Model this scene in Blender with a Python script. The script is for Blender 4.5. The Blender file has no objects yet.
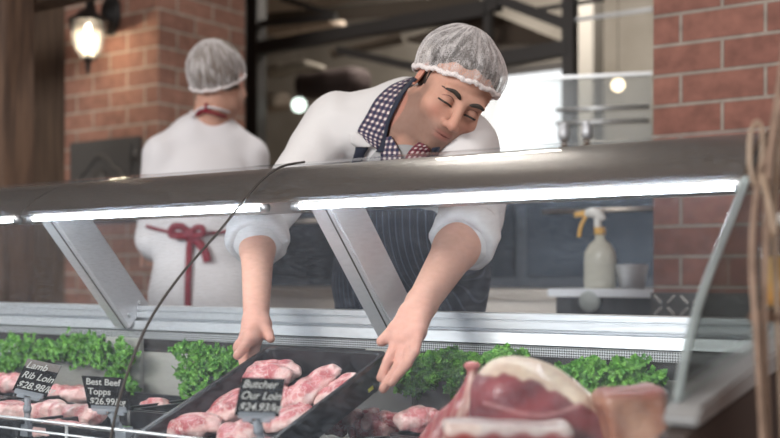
import bpy, bmesh, math, random
import numpy as np
from mathutils import Vector, Matrix
from mathutils.bvhtree import BVHTree
random.seed(7)
S = bpy.context.scene
COL = S.collection
V = Vector
CZ = 1.12            # eye height of the photographer
HZ = 277.0           # image row of the horizon
F = 1100.0           # focal length in pixels (780 wide)
RT = V((.823, .568, 0)); FW = V((-.568, .823, 0)); UP = V((0, 0, 1))

# ------------------------------------------------------------------ camera, world, lights, exposure
cd = bpy.data.cameras.new('camera'); cam = bpy.data.objects.new('camera', cd); COL.objects.link(cam)
cam.location = (0, 0, CZ); cam.rotation_euler = (math.pi/2, 0, math.atan2(.568, .823))
cd.sensor_width = 36; cd.lens = F/780*36; cd.shift_y = (HZ-219)/780
cd.dof.use_dof = True; cd.dof.focus_distance = 1.98; cd.dof.aperture_fstop = 2.8
cd.clip_start = .05
S.camera = cam
w = bpy.data.worlds.new('world'); S.world = w; w.use_nodes = True
w.node_tree.nodes['Background'].inputs[0].default_value = (.80, .88, 1, 1)
w.node_tree.nodes['Background'].inputs[1].default_value = .7
S.view_settings.view_transform = 'Standard'; S.view_settings.look = 'None'; S.view_settings.gamma = 1
S.view_settings.exposure = 0.25
def area(name, loc, target, sx, sy, power, col=(1, 1, 1)):
    l = bpy.data.lights.new(name, 'AREA'); l.shape = 'RECTANGLE'; l.size = sx; l.size_y = sy; l.energy = power; l.color = col
    o = bpy.data.objects.new(name, l); COL.objects.link(o); o.location = loc
    o.rotation_euler = (V(target)-V(loc)).to_track_quat('-Z', 'Y').to_euler()
    return o
area('shopfront_daylight', (-1.7, -3.0, 2.7), (-1.3, 2.0, 1.3), 2.6, 1.0, 175, (1, .97, .93))
area('overhead_fill', (1.5, 1.5, 3.1), (-1.5, 2.0, 1.0), 2.0, 1.4, 45, (1, .98, .96))  # added fill, no roof opening; kept right so the hood never mirrors it
area('hood_highlight_lamp', (-2.25, 3.3, 3.15), (-2.0, 2.0, 1.2), .55, .22, 13, (1, .98, .95))  # added lamp that puts a narrow highlight on the hood
area('kitchen_light', (-3.2, 5.6, 3.1), (-3.4, 6.4, .8), 1.6, 1.2, 52, (1, .93, .84))

# ------------------------------------------------------------------ helpers
def at(px, py, d):
    p = (FW + RT*((px-390)/F))*d
    return V((p.x, p.y, CZ + (HZ-py)/F*d))
def ray(px, py):
    v = FW + RT*((px-390)/F) + UP*((HZ-py)/F); return v
def on_y(px, py, y):
    v = ray(px, py); t = y/v.y; return V((v.x*t, y, CZ+v.z*t))
def on_plane(px, py, p0, n):
    v = ray(px, py); o = V((0, 0, CZ)); t = (V(p0)-o).dot(n)/v.dot(n); return o+v*t

def tag(o, label=None, cat=None, group=None, kind=None):
    if label: o['label'] = label
    if cat: o['category'] = cat
    if group: o['group'] = group
    if kind: o['kind'] = kind
    return o
def empty(name, loc=(0, 0, 0), label=None, cat=None, group=None):
    o = bpy.data.objects.new(name, None); COL.objects.link(o); o.location = loc; o.empty_display_size = .05
    return tag(o, label, cat, group)
def setpar(o, par):
    if par:
        o.parent = par
        m = Matrix.Translation(par.location) if par.type == 'EMPTY' else Matrix.Identity(4)
        o.matrix_parent_inverse = m.inverted()
def link(name, me, m, par=None, smooth=True):
    o = bpy.data.objects.new(name, me); COL.objects.link(o)
    if m: me.materials.append(m)
    if smooth: me.polygons.foreach_set('use_smooth', [True]*len(me.polygons))
    setpar(o, par); return o
def uvbox(me):
    uv = me.uv_layers.new(name='UVMap')
    for p in me.polygons:
        n = p.normal; a = max(range(3), key=lambda i: abs(n[i]))
        for li in p.loop_indices:
            c = me.vertices[me.loops[li].vertex_index].co
            uv.data[li].uv = ((c.y, c.z) if a == 0 else (c.x, c.z) if a == 1 else (c.x, c.y))
class MB:
    """collects boxes, bars, tubes and lathes into one mesh (world coordinates)"""
    def __init__(s): s.bm = bmesh.new()
    def box(s, lo, hi):
        g = bmesh.ops.create_cube(s.bm, size=1)['verts']
        for v in g: v.co = V([(lo[i]+hi[i])/2 + v.co[i]*(hi[i]-lo[i]) for i in range(3)])
        return s
    def obox(s, c, ax, ay, az, dims):
        g = bmesh.ops.create_cube(s.bm, size=1)['verts']
        ax, ay, az = [V(a).normalized() for a in (ax, ay, az)]
        for v in g: v.co = V(c)+ax*v.co.x*dims[0]+ay*v.co.y*dims[1]+az*v.co.z*dims[2]
        return s
    def bar(s, a, b, wd, ht, side=None):
        a, b = V(a), V(b); z = (b-a).normalized()
        side = V(side) if side else (UP.cross(z) if abs(z.z) < .95 else V((1, 0, 0)))
        x = (side - z*side.dot(z)).normalized(); y = z.cross(x)
        return s.obox((a+b)/2, x, y, z, (wd, ht, (b-a).length))
    def tube(s, pts, r, n=10, cap=True, closed=False, flat=1.0, ref=None):
        pts = [V(p) for p in pts]; N = len(pts)
        rs = r if hasattr(r, '__len__') else [r]*N
        rings = []; prev = None
        for i, p in enumerate(pts):
            t = (pts[(i+1) % N if closed else min(i+1, N-1)] - pts[(i-1) % N if closed else max(i-1, 0)]).normalized()
            if prev is None:
                u = (V(ref) if ref is not None else (UP if abs(t.z) < .9 else V((1, 0, 0))))
            else: u = prev
            u = (u - t*u.dot(t)).normalized(); prev = u; v = t.cross(u)
            rings.append([s.bm.verts.new(p+(u*math.cos(a)*flat+v*math.sin(a))*rs[i]) for a in [2*math.pi*k/n for k in range(n)]])
        for i in range(N if closed else N-1):
            A, B = rings[i], rings[(i+1) % N]
            for k in range(n): s.bm.faces.new((A[k], A[(k+1) % n], B[(k+1) % n], B[k]))
        if cap and not closed:
            s.bm.faces.new(rings[0][::-1]); s.bm.faces.new(rings[-1])
        return s
    def lathe(s, prof, c=(0, 0, 0), n=28, axis=None, sx=1, sy=1):
        c = V(c); R = Matrix.Identity(3) if axis is None else V(axis).to_track_quat('Z', 'Y').to_matrix()
        rings = []
        for r, z in prof:
            rings.append([s.bm.verts.new(c + R @ V((r*sx*math.cos(2*math.pi*k/n), r*sy*math.sin(2*math.pi*k/n), z))) for k in range(n)])
        for A, B in zip(rings, rings[1:]):
            for k in range(n): s.bm.faces.new((A[k], A[(k+1) % n], B[(k+1) % n], B[k]))
        s.bm.faces.new(rings[0][::-1]); s.bm.faces.new(rings[-1]); return s
    def prism_x(s, prof, x0, x1):
        """closed y,z profile swept along x"""
        A = [s.bm.verts.new((x0, y, z)) for y, z in prof]; B = [s.bm.verts.new((x1, y, z)) for y, z in prof]
        n = len(prof)
        for k in range(n): s.bm.faces.new((A[k], A[(k+1) % n], B[(k+1) % n], B[k]))
        s.bm.faces.new(A[::-1]); s.bm.faces.new(B); return s
    def grid(s, P, closed_u=False):
        G = [[s.bm.verts.new(p) for p in row] for row in P]
        for A, B in zip(G, G[1:]):
            n = len(A)
            for k in range(n if closed_u else n-1): s.bm.faces.new((A[k], A[(k+1) % n], B[(k+1) % n], B[k]))
        return s
    def build(s, name, m, par=None, smooth=False, bevel=0, solid=0, uv=False):
        bmesh.ops.recalc_face_normals(s.bm, faces=s.bm.faces[:])
        if bevel: bmesh.ops.bevel(s.bm, geom=s.bm.edges[:], offset=bevel, segments=2, affect='EDGES', clamp_overlap=True)
        me = bpy.data.meshes.new(name); s.bm.to_mesh(me); s.bm.free()
        if uv: uvbox(me)
        o = link(name, me, m, par, smooth)
        if solid:
            md = o.modifiers.new('s', 'SOLIDIFY'); md.thickness = solid; md.offset = 0
        return o
def spline(pts, n=8):
    pts = [V(p) for p in pts]; out = []
    P = [pts[0]*2-pts[1]] + pts + [pts[-1]*2-pts[-2]]
    for i in range(1, len(P)-2):
        for k in range(n):
            t = k/n; a, b, c, d = P[i-1:i+3]
            out.append(.5*((2*b)+(c-a)*t+(2*a-5*b+4*c-d)*t*t+(3*b-a-3*c+d)*t**3))
    out.append(pts[-1]); return out

# ---- materials
def mat(name, col, rough=.5, metal=0, col2=None, scale=8, bump=0, bscale=60, coat=0, sss=0, emit=0, stretch=(1, 1, 1), detail=4, lo=.35, hi=.65, alpha=1, coords='Object', spec=.5, vcol=None):
    m = bpy.data.materials.new(name); m.use_nodes = True; nt = m.node_tree; N = nt.nodes; L = nt.links
    b = N['Principled BSDF']; b.inputs['Base Color'].default_value = (*col, 1); b.inputs['Roughness'].default_value = rough
    b.inputs['Metallic'].default_value = metal; b.inputs['Coat Weight'].default_value = coat; b.inputs['Specular IOR Level'].default_value = spec
    if sss: b.inputs['Subsurface Weight'].default_value = sss; b.inputs['Subsurface Radius'].default_value = (.012, .005, .003); b.inputs['Subsurface Scale'].default_value = 1
    if emit: b.inputs['Emission Color'].default_value = (*col, 1); b.inputs['Emission Strength'].default_value = emit
    if alpha < 1: b.inputs['Alpha'].default_value = alpha
    tc = N.new('ShaderNodeTexCoord'); mp = N.new('ShaderNodeMapping'); mp.inputs['Scale'].default_value = stretch
    L.new(tc.outputs[coords], mp.inputs[0])
    src = None
    if vcol:
        a = N.new('ShaderNodeVertexColor'); a.layer_name = vcol; src = a.outputs[0]; L.new(src, b.inputs['Base Color'])
    if col2:
        n = N.new('ShaderNodeTexNoise'); n.inputs['Scale'].default_value = scale; n.inputs['Detail'].default_value = detail
        r = N.new('ShaderNodeValToRGB'); r.color_ramp.elements[0].position = lo; r.color_ramp.elements[1].position = hi
        r.color_ramp.elements[0].color = (*col, 1); r.color_ramp.elements[1].color = (*col2, 1)
        L.new(mp.outputs[0], n.inputs[0]); L.new(n.outputs[0], r.inputs[0])
        if vcol:
            mx = N.new('ShaderNodeMix'); mx.data_type = 'RGBA'; mx.blend_type = 'MULTIPLY'; mx.inputs[0].default_value = 1
            L.new(src, mx.inputs[6]); L.new(r.outputs[0], mx.inputs[7]); L.new(mx.outputs[2], b.inputs['Base Color'])
        else: L.new(r.outputs[0], b.inputs['Base Color'])
    if bump:
        n = N.new('ShaderNodeTexNoise'); n.inputs['Scale'].default_value = bscale; n.inputs['Detail'].default_value = 4
        bp = N.new('ShaderNodeBump'); bp.inputs['Strength'].default_value = bump; bp.inputs['Distance'].default_value = .01
        L.new(mp.outputs[0], n.inputs[0]); L.new(n.outputs[0], bp.inputs['Height']); L.new(bp.outputs[0], b.inputs['Normal'])
    return m
def brick_mat(name, c1, c2, mortar, shift=(0, 0)):
    m = bpy.data.materials.new(name); m.use_nodes = True; nt = m.node_tree; N = nt.nodes; L = nt.links; b = N['Principled BSDF']
    b.inputs['Roughness'].default_value = .85
    uv = N.new('ShaderNodeUVMap'); mp = N.new('ShaderNodeMapping'); mp.inputs['Location'].default_value = (*shift, 0); L.new(uv.outputs[0], mp.inputs[0])
    br = N.new('ShaderNodeTexBrick'); L.new(mp.outputs[0], br.inputs['Vector'])
    br.inputs['Scale'].default_value = 1; br.inputs['Brick Width'].default_value = .224; br.inputs['Row Height'].default_value = .0818
    br.inputs['Mortar Size'].default_value = .0055; br.inputs['Mortar Smooth'].default_value = .25; br.inputs['Bias'].default_value = 0
    br.inputs['Color1'].default_value = (*c1, 1); br.inputs['Color2'].default_value = (*c2, 1); br.inputs['Mortar'].default_value = (*mortar, 1)
    n = N.new('ShaderNodeTexNoise'); n.inputs['Scale'].default_value = 22; n.inputs['Detail'].default_value = 8; L.new(mp.outputs[0], n.inputs[0])
    mx = N.new('ShaderNodeMix'); mx.data_type = 'RGBA'; mx.blend_type = 'OVERLAY'; mx.inputs[0].default_value = .55
    L.new(br.outputs[0], mx.inputs[6]); L.new(n.outputs['Fac'], mx.inputs[7]); L.new(mx.outputs[2], b.inputs['Base Color'])
    ma = N.new('ShaderNodeMath'); ma.operation = 'MULTIPLY_ADD'; ma.inputs[1].default_value = -1; L.new(br.outputs['Fac'], ma.inputs[0])
    m2 = N.new('ShaderNodeMath'); m2.operation = 'MULTIPLY'; m2.inputs[1].default_value = .35; L.new(n.outputs['Fac'], m2.inputs[0]); L.new(m2.outputs[0], ma.inputs[2])
    bp = N.new('ShaderNodeBump'); bp.inputs['Distance'].default_value = .006; bp.inputs['Strength'].default_value = .8
    L.new(ma.outputs[0], bp.inputs['Height']); L.new(bp.outputs[0], b.inputs['Normal']); return m
def glass_mat(name, tint, haze, gloss=1.0, rough=.02, scratch=0.0, hcol=(.8, .87, .95)):
    """thin clear pane: transparent + fresnel reflection + a little scattering from scratches and wear"""
    m = bpy.data.materials.new(name); m.use_nodes = True; nt = m.node_tree; N = nt.nodes; L = nt.links; N.remove(N['Principled BSDF'])
    out = N['Material Output']; tr = N.new('ShaderNodeBsdfTransparent'); tr.inputs[0].default_value = (*tint, 1)
    gl = N.new('ShaderNodeBsdfGlossy'); gl.inputs['Roughness'].default_value = rough
    fr = N.new('ShaderNodeFresnel'); fr.inputs['IOR'].default_value = 1.35
    g = N.new('ShaderNodeMath'); g.operation = 'MULTIPLY'; g.inputs[1].default_value = gloss; L.new(fr.outputs[0], g.inputs[0])
    df = N.new('ShaderNodeBsdfDiffuse'); df.inputs[0].default_value = (*hcol, 1)
    tl = N.new('ShaderNodeBsdfTranslucent'); tl.inputs[0].default_value = (*hcol, 1)
    md = N.new('ShaderNodeMixShader'); md.inputs[0].default_value = .5; L.new(df.outputs[0], md.inputs[1]); L.new(tl.outputs[0], md.inputs[2])
    mh = N.new('ShaderNodeMixShader'); L.new(tr.outputs[0], mh.inputs[1]); L.new(md.outputs[0], mh.inputs[2]); mh.inputs[0].default_value = haze
    if scratch:
        tc = N.new('ShaderNodeTexCoord'); mp = N.new('ShaderNodeMapping'); mp.inputs['Scale'].default_value = (14, 60, 60); mp.inputs['Rotation'].default_value = (.5, .3, .6)
        no = N.new('ShaderNodeTexNoise'); no.inputs['Scale'].default_value = 5; no.inputs['Detail'].default_value = 8; no.inputs['Roughness'].default_value = .7
        L.new(tc.outputs['Object'], mp.inputs[0]); L.new(mp.outputs[0], no.inputs[0])
        mr = N.new('ShaderNodeMapRange'); mr.inputs[1].default_value = .45; mr.inputs[2].default_value = .75; mr.inputs[3].default_value = haze*.75; mr.inputs[4].default_value = haze+scratch
        L.new(no.outputs[0], mr.inputs[0]); L.new(mr.outputs[0], mh.inputs[0])
    mg = N.new('ShaderNodeMixShader'); L.new(g.outputs[0], mg.inputs[0]); L.new(mh.outputs[0], mg.inputs[1]); L.new(gl.outputs[0], mg.inputs[2])
    L.new(mg.outputs[0], out.inputs[0]); return m
def emis(name, col, st):
    m = bpy.data.materials.new(name); m.use_nodes = True; N = m.node_tree.nodes; N.remove(N['Principled BSDF']); e = N.new('ShaderNodeEmission')
    e.inputs[0].default_value = (*col, 1); e.inputs[1].default_value = st; m.node_tree.links.new(e.outputs[0], N['Material Output'].inputs[0]); return m
def stripes(name, colA, colB, kind='plaid', s=60, m_=None):
    m = bpy.data.materials.new(name); m.use_nodes = True; nt = m.node_tree; N = nt.nodes; L = nt.links; b = N['Principled BSDF']; b.inputs['Roughness'].default_value = .85
    uv = N.new('ShaderNodeUVMap'); sp = N.new('ShaderNodeSeparateXYZ'); L.new(uv.outputs[0], sp.inputs[0])
    def wv(o, duty, sc=s):
        a = N.new('ShaderNodeMath'); a.operation = 'MULTIPLY'; a.inputs[1].default_value = sc; L.new(o, a.inputs[0])
        f = N.new('ShaderNodeMath'); f.operation = 'FRACT'; L.new(a.outputs[0], f.inputs[0])
        g = N.new('ShaderNodeMath'); g.operation = 'GREATER_THAN'; g.inputs[1].default_value = duty; L.new(f.outputs[0], g.inputs[0]); return g.outputs[0]
    x = wv(sp.outputs[0], .55 if kind == 'plaid' else .82)
    if kind == 'plaid':
        y = wv(sp.outputs[1], .55); ad = N.new('ShaderNodeMath'); ad.operation = 'ADD'; L.new(x, ad.inputs[0]); L.new(y, ad.inputs[1])
        h = N.new('ShaderNodeMath'); h.operation = 'MULTIPLY'; h.inputs[1].default_value = .5; L.new(ad.outputs[0], h.inputs[0]); x = h.outputs[0]
    r = N.new('ShaderNodeValToRGB'); r.color_ramp.elements[0].color = (*colA, 1); r.color_ramp.elements[1].color = (*colB, 1)
    if kind == 'plaid' and m_: e = r.color_ramp.elements.new(.5); e.color = (*m_, 1)
    L.new(x, r.inputs[0]); L.new(r.outputs[0], b.inputs['Base Color']); return m

M = {}
M['brick'] = brick_mat('brick', (.28, .125, .095), (.21, .09, .07), (.31, .26, .225), (-.083+.112, -1.584+.0818*30))
M['brick_pier'] = brick_mat('brick_pier', (.37, .19, .14), (.28, .14, .105), (.42, .36, .30), (.02, .01))
M['floor'] = mat('floor', (.30, .26, .22), .5, col2=(.36, .31, .27), scale=5, bump=.1)
M['wall'] = mat('wall', (.34, .31, .27), .9, col2=(.26, .235, .20), scale=3)
M['ceil'] = mat('ceil', (.42, .35, .29), .9, col2=(.50, .42, .35), scale=3)
M['hallwall'] = mat('hallwall', (.38, .31, .26), .9, col2=(.30, .24, .20), scale=2)
M['wood'] = mat('wood', (.17, .10, .065), .75, col2=(.07, .042, .03), scale=7, stretch=(6, 6, .5), bump=.4, bscale=30)
M['darkwood'] = mat('darkwood', (.07, .045, .032), .8, col2=(.14, .09, .06), scale=6, stretch=(6, 6, .5), bump=.3)
M['blackmetal'] = mat('blackmetal', (.018, .017, .018), .5, .3, bump=.1)
M['rackmetal'] = mat('rackmetal', (.06, .055, .052), .55, .3)
M['iron'] = mat('iron', (.13, .125, .12), .55, .4, bump=.3, bscale=40)
M['steel'] = mat('steel', (.46, .40, .345), .32, 1, bump=.02, bscale=8)
M['alu'] = mat('alu', (.72, .74, .76), .38, .75, bump=.05, bscale=200, stretch=(.1, 1, 1))
M['beam'] = mat('beam', (.72, .72, .74), .4, .45, bump=.08, bscale=300)
M['beamlight'] = mat('beamlight', (.80, .83, .88), .45, .5)
M['casewhite'] = mat('casewhite', (.38, .37, .34), .45, .1)
M['caseblack'] = mat('caseblack', (.03, .026, .025), .45)
M['tray'] = mat('tray', (.012, .012, .014), .33, bump=.06, bscale=300)
M['rubber'] = mat('rubber', (.055, .048, .045), .6)
M['glass'] = glass_mat('glass', (.95, .975, .99), .045, .55, .03, .13, (.72, .84, 1))
M['glassclear'] = glass_mat('glassclear', (.93, .97, .95), .05, .9)
M['glassedge'] = glass_mat('glassedge', (.80, .86, .86), .40, 1, .1, 0, (.85, .93, .95))
M['plastic'] = glass_mat('plastic', (.88, .9, .9), .5, 1.5, .1)
M['led'] = emis('led', (.86, .93, 1), 36)
M['coat'] = mat('coat', (.70, .69, .70), .9, bump=.25, bscale=14, sss=0)
M['coatback'] = mat('coatback', (.74, .73, .76), .9, bump=.2, bscale=12)
M['skin'] = mat('skin', (.55, .3, .22), .62, sss=.12, vcol='Col', col2=(.95, .93, .92), scale=90, lo=.42, hi=.7, spec=.25)
M['skin'].node_tree.nodes['Color Ramp'].color_ramp.elements[0].color = (1, 1, 1, 1)
M['hair'] = mat('hair', (.022, .017, .014), .6, col2=(.05, .04, .034), scale=60)
M['hairtaupe'] = mat('hairtaupe', (.09, .06, .042), .7, col2=(.14, .1, .07), scale=60)
M['tshirt'] = mat('tshirt', (.36, .36, .37), .95, bump=.2, bscale=200)
M['plaid'] = stripes('plaid', (.02, .028, .07), (.70, .62, .60), 'plaid', 105, (.12, .085, .13))
M['plaidred'] = stripes('plaidred', (.10, .02, .035), (.62, .52, .52), 'plaid', 105, (.20, .05, .07))
M['navy'] = mat('navy', (.022, .028, .05), .85)
M['apron'] = stripes('apron', (.022, .028, .045), (.07, .085, .12), 'bars', 70)
M['red'] = mat('red', (.24, .012, .03), .8)
M['trouser'] = mat('trouser', (.03, .03, .035), .9)
M['shoe'] = mat('shoe', (.02, .018, .016), .5)
M['fat'] = mat('fat', (.72, .56, .46), .35, col2=(.60, .38, .32), scale=18, coat=.3)
M['meat'] = mat('meat', (.5, .1, .1), .36, vcol='Col', col2=(.82, .62, .62), scale=60, lo=.3, hi=.62, coat=.25, bump=.6, bscale=60, sss=0)
M['meat'].node_tree.nodes['Color Ramp'].color_ramp.elements[0].color = (1, 1, 1, 1)
nt = M['meat'].node_tree; N = nt.nodes; L = nt.links; no = N.new('ShaderNodeTexNoise'); no.inputs['Scale'].default_value = 75; no.inputs['Detail'].default_value = 3; no.inputs['Distortion'].default_value = .8
ab = N.new('ShaderNodeMath'); ab.operation = 'SUBTRACT'; ab.inputs[1].default_value = .5; a2 = N.new('ShaderNodeMath'); a2.operation = 'ABSOLUTE'; mr = N.new('ShaderNodeMapRange')
mr.inputs[1].default_value = 0; mr.inputs[2].default_value = .045; mr.inputs[3].default_value = .62; mr.inputs[4].default_value = 0
L.new(N['Texture Coordinate'].outputs['Object'], no.inputs[0]); L.new(no.outputs[0], ab.inputs[0]); L.new(ab.outputs[0], a2.inputs[0]); L.new(a2.outputs[0], mr.inputs[0])
mx = N.new('ShaderNodeMix'); mx.data_type = 'RGBA'; mx.inputs[7].default_value = (.86, .66, .62, 1); L.new(mr.outputs[0], mx.inputs[0])
old = N['Principled BSDF'].inputs['Base Color'].links[0].from_socket; L.new(old, mx.inputs[6]); L.new(mx.outputs[2], N['Principled BSDF'].inputs['Base Color'])
M['jointmeat'] = mat('jointmeat', (1, 1, 1), .4, vcol='Col', col2=(.85, .75, .75), scale=40, coat=.15, bump=.3, bscale=50)
M['parsley'] = mat('parsley', (.06, .22, .025), .55, col2=(.20, .46, .07), scale=60, sss=0)
M['card'] = mat('card', (.010, .010, .011), .8, spec=.15)
M['cardstrip'] = mat('cardstrip', (.11, .085, .07), .4)
M['chalk'] = mat('chalk', (.55, .55, .52), .8)
M['white_pl'] = mat('white_pl', (.80, .80, .78), .4)
M['yellow_pl'] = mat('yellow_pl', (.85, .50, .12), .4)
M['bottle'] = mat('bottle', (.66, .66, .58), .3, sss=0)
M['twine'] = mat('twine', (.20, .135, .10), .9, col2=(.30, .21, .16), scale=40)
M['twinepale'] = mat('twinepale', (.40, .31, .24), .9, col2=(.28, .2, .14), scale=30)
M['jam'] = mat('jam', (.60, .26, .04), .3, col2=(.5, .35, .15), scale=12)
M['sticker'] = mat('sticker', (.60, .62, .06), .5)

# ---- signed-distance modelling
class Field:
    def __init__(s, lo, hi, h):
        s.lo = np.array(lo, float); s.h = h; s.n = np.ceil((np.array(hi, float)-s.lo)/h).astype(int)+1
        s.F = np.full(tuple(s.n), .06, np.float32)
    def blk(s, c, R):
        a = np.clip(np.floor((c-R-s.lo)/s.h).astype(int), 0, s.n); b = np.clip(np.ceil((c+R-s.lo)/s.h).astype(int)+1, 0, s.n)
        if (b <= a).any(): return None
        ax = [s.lo[i]+s.h*np.arange(a[i], b[i], dtype=np.float32) for i in range(3)]
        sl = tuple(slice(a[i], b[i]) for i in range(3))
        return sl, ax[0][:, None, None].astype(np.float32), ax[1][None, :, None].astype(np.float32), ax[2][None, None, :].astype(np.float32)
    def put(s, sl, d, k, op):
        f = s.F[sl]
        if op == 'add':
            if k > 0:
                h = np.clip(.5+.5*(f-d)/k, 0, 1); s.F[sl] = f*(1-h)+d*h-k*h*(1-h)
            else: s.F[sl] = np.minimum(f, d)
        else:
            d = -d
            if k > 0:
                h = np.clip(.5-.5*(f-d)/k, 0, 1); s.F[sl] = f*(1-h)+d*h+k*h*(1-h)
            else: s.F[sl] = np.maximum(f, d)
    def ell(s, c, r, A=None, k=.01, op='add'):
        c = np.array(c, float); r = np.array(r, float); A = np.eye(3) if A is None else np.array(A, float)   # columns: local axes
        B = s.blk(c, r.max()+k+3*s.h)
        if B is None: return s
        sl, X, Y, Z = B; X = X-c[0]; Y = Y-c[1]; Z = Z-c[2]; q0 = 0; q1 = 0
        for i in range(3):
            l = X*A[0, i]+Y*A[1, i]+Z*A[2, i]; q0 = q0+(l/r[i])**2; q1 = q1+(l/r[i]**2)**2
        q0 = np.sqrt(q0); q1 = np.sqrt(q1)+1e-6; s.put(sl, (q0*(q0-1)/q1).astype(np.float32), k, op); return s
    def cone(s, a, b, ra, rb, k=.01, op='add'):
        a = np.array(a, float); b = np.array(b, float); c = (a+b)/2; B = s.blk(c, np.linalg.norm(b-a)/2+max(ra, rb)+k+3*s.h)
        if B is None: return s
        sl, X, Y, Z = B; d = b-a; dd = d@d; X = X-a[0]; Y = Y-a[1]; Z = Z-a[2]
        t = np.clip((X*d[0]+Y*d[1]+Z*d[2])/dd, 0, 1)
        q = np.sqrt((X-t*d[0])**2+(Y-t*d[1])**2+(Z-t*d[2])**2)-(ra+(rb-ra)*t); s.put(sl, q.astype(np.float32), k, op); return s
    def box(s, c, r, A=None, k=.0, op='add', rd=0):
        c = np.array(c, float); r = np.array(r, float); A = np.eye(3) if A is None else np.array(A, float)
        B = s.blk(c, np.linalg.norm(r)+k+3*s.h)
        if B is None: return s
        sl, X, Y, Z = B; X = X-c[0]; Y = Y-c[1]; Z = Z-c[2]; m = None; o = 0
        for i in range(3):
            l = np.abs(X*A[0, i]+Y*A[1, i]+Z*A[2, i])-(r[i]-rd); o = o+np.maximum(l, 0)**2; m = l if m is None else np.maximum(m, l)
        s.put(sl, (np.sqrt(o)+np.minimum(m, 0)-rd).astype(np.float32), k, op); return s
    def chain(s, pts, rs, k=.008):
        for i in range(len(pts)-1): s.cone(pts[i], pts[i+1], rs[i], rs[i+1], k)
        return s
    def half(s, p, n):
        """keep only the side n points to"""
        ax = [s.lo[i]+s.h*np.arange(s.n[i]) for i in range(3)]; n = np.array(n, float); n /= np.linalg.norm(n)
        d = (ax[0][:, None, None]-p[0])*n[0]+(ax[1][None, :, None]-p[1])*n[1]+(ax[2][None, None, :]-p[2])*n[2]
        s.F = np.maximum(s.F, -d.astype(np.float32)); return s
    def wrinkle(s, amp, sc, seed=0):
        rng = np.random.default_rng(seed); ax = [(s.lo[i]+s.h*np.arange(s.n[i])).astype(np.float32) for i in range(3)]
        w = 0
        for j in range(6):
            d = rng.normal(size=3); d /= np.linalg.norm(d); f = sc*rng.uniform(.6, 1.8); p = rng.uniform(0, 6.28)
            e = rng.normal(size=3)*f*.35
            ph = (ax[0][:, None, None]*d[0]+ax[1][None, :, None]*d[1]+ax[2][None, None, :]*d[2])*f+p
            ph = ph+1.3*np.sin(ax[0][:, None, None]*e[0]+ax[1][None, :, None]*e[1]+ax[2][None, None, :]*e[2]+p*2)
            w = w+np.sin(ph)/6
        s.F = s.F+(amp*w).astype(np.float32); return s
    def mesh(s, name, smooth=1):
        Fv = s.F; n = s.n; sg = Fv < 0
        cn = n-1; c = np.zeros(tuple(cn), np.uint8)
        offs = [(i, j, k) for i in (0, 1) for j in (0, 1) for k in (0, 1)]
        for i, j, k in offs: c += sg[i:cn[0]+i, j:cn[1]+j, k:cn[2]+k]
        act = (c > 0) & (c < 8); flat = np.flatnonzero(act); idx = np.stack(np.unravel_index(flat, tuple(cn)), 1)
        P = np.zeros((len(idx), 3)); W = np.zeros(len(idx))
        vals = {o: Fv[idx[:, 0]+o[0], idx[:, 1]+o[1], idx[:, 2]+o[2]].astype(float) for o in offs}
        for o in offs:
            for a in range(3):
                if o[a]: continue
                q = list(o); q[a] = 1; q = tuple(q); v0, v1 = vals[o], vals[q]; m = (v0 < 0) != (v1 < 0)
                t = np.where(m, v0/np.where(m, v0-v1, 1), 0); p = np.tile(np.array(o, float), (len(idx), 1)); p[:, a] = t
                P += p*m[:, None]; W += m
        P = s.lo+s.h*(idx+P/W[:, None])
        def vid(I):
            f = np.ravel_multi_index(I.T, tuple(cn)); return np.searchsorted(flat, f)
        Q = []
        for a in range(3):
            b, c2 = (a+1) % 3, (a+2) % 3
            s0 = [slice(None)]*3; s1 = [slice(None)]*3; s0[a] = slice(0, -1); s1[a] = slice(1, None)
            A0 = sg[tuple(s0)]; A1 = sg[tuple(s1)]; E = np.argwhere(A0 != A1)
            E = E[(E[:, b] > 0) & (E[:, c2] > 0) & (E[:, b] < cn[b]) & (E[:, c2] < cn[c2])]
            ins = A0[tuple(E.T)]
            def sh(db, dc): I = E.copy(); I[:, b] -= db; I[:, c2] -= dc; return vid(I)
            q = np.stack([sh(1, 1), sh(0, 1), sh(0, 0), sh(1, 0)], 1); q[~ins] = q[~ins][:, ::-1]; Q.append(q)
        Q = np.concatenate(Q)
        for _ in range(smooth):
            acc = np.zeros_like(P); cnt = np.zeros(len(P))
            for i, j in ((0, 1), (1, 2), (2, 3), (3, 0)):
                for u, v in ((i, j), (j, i)):
                    for t in range(3): acc[:, t] += np.bincount(Q[:, u], P[Q[:, v], t], len(P))
                    cnt += np.bincount(Q[:, u], minlength=len(P))
            P = P*.5+acc/np.maximum(cnt, 1)[:, None]*.5
        me = bpy.data.meshes.new(name); me.vertices.add(len(P)); me.vertices.foreach_set('co', P.astype(np.float32).ravel())
        me.loops.add(len(Q)*4); me.loops.foreach_set('vertex_index', Q.astype(np.int32).ravel())
        me.polygons.add(len(Q)); me.polygons.foreach_set('loop_start', np.arange(0, len(Q)*4, 4, dtype=np.int32))
        me.update(calc_edges=True); s.P = P; return me
def paint(me, cols):
    a = me.color_attributes.new('Col', 'FLOAT_COLOR', 'POINT'); c = np.ones((len(me.vertices), 4), np.float32); c[:, :3] = cols
    a.data.foreach_set('color', c.ravel())
def verts(me):
    a = np.zeros(len(me.vertices)*3, np.float32); me.vertices.foreach_get('co', a); return a.reshape(-1, 3)
def bvh(*objs):
    vs = []; fs = []
    for o in objs:
        k = len(vs); vs += [v.co.copy() for v in o.data.vertices]; fs += [[i+k for i in p.vertices] for p in o.data.polygons]
    return BVHTree.FromPolygons(vs, fs)

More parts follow.
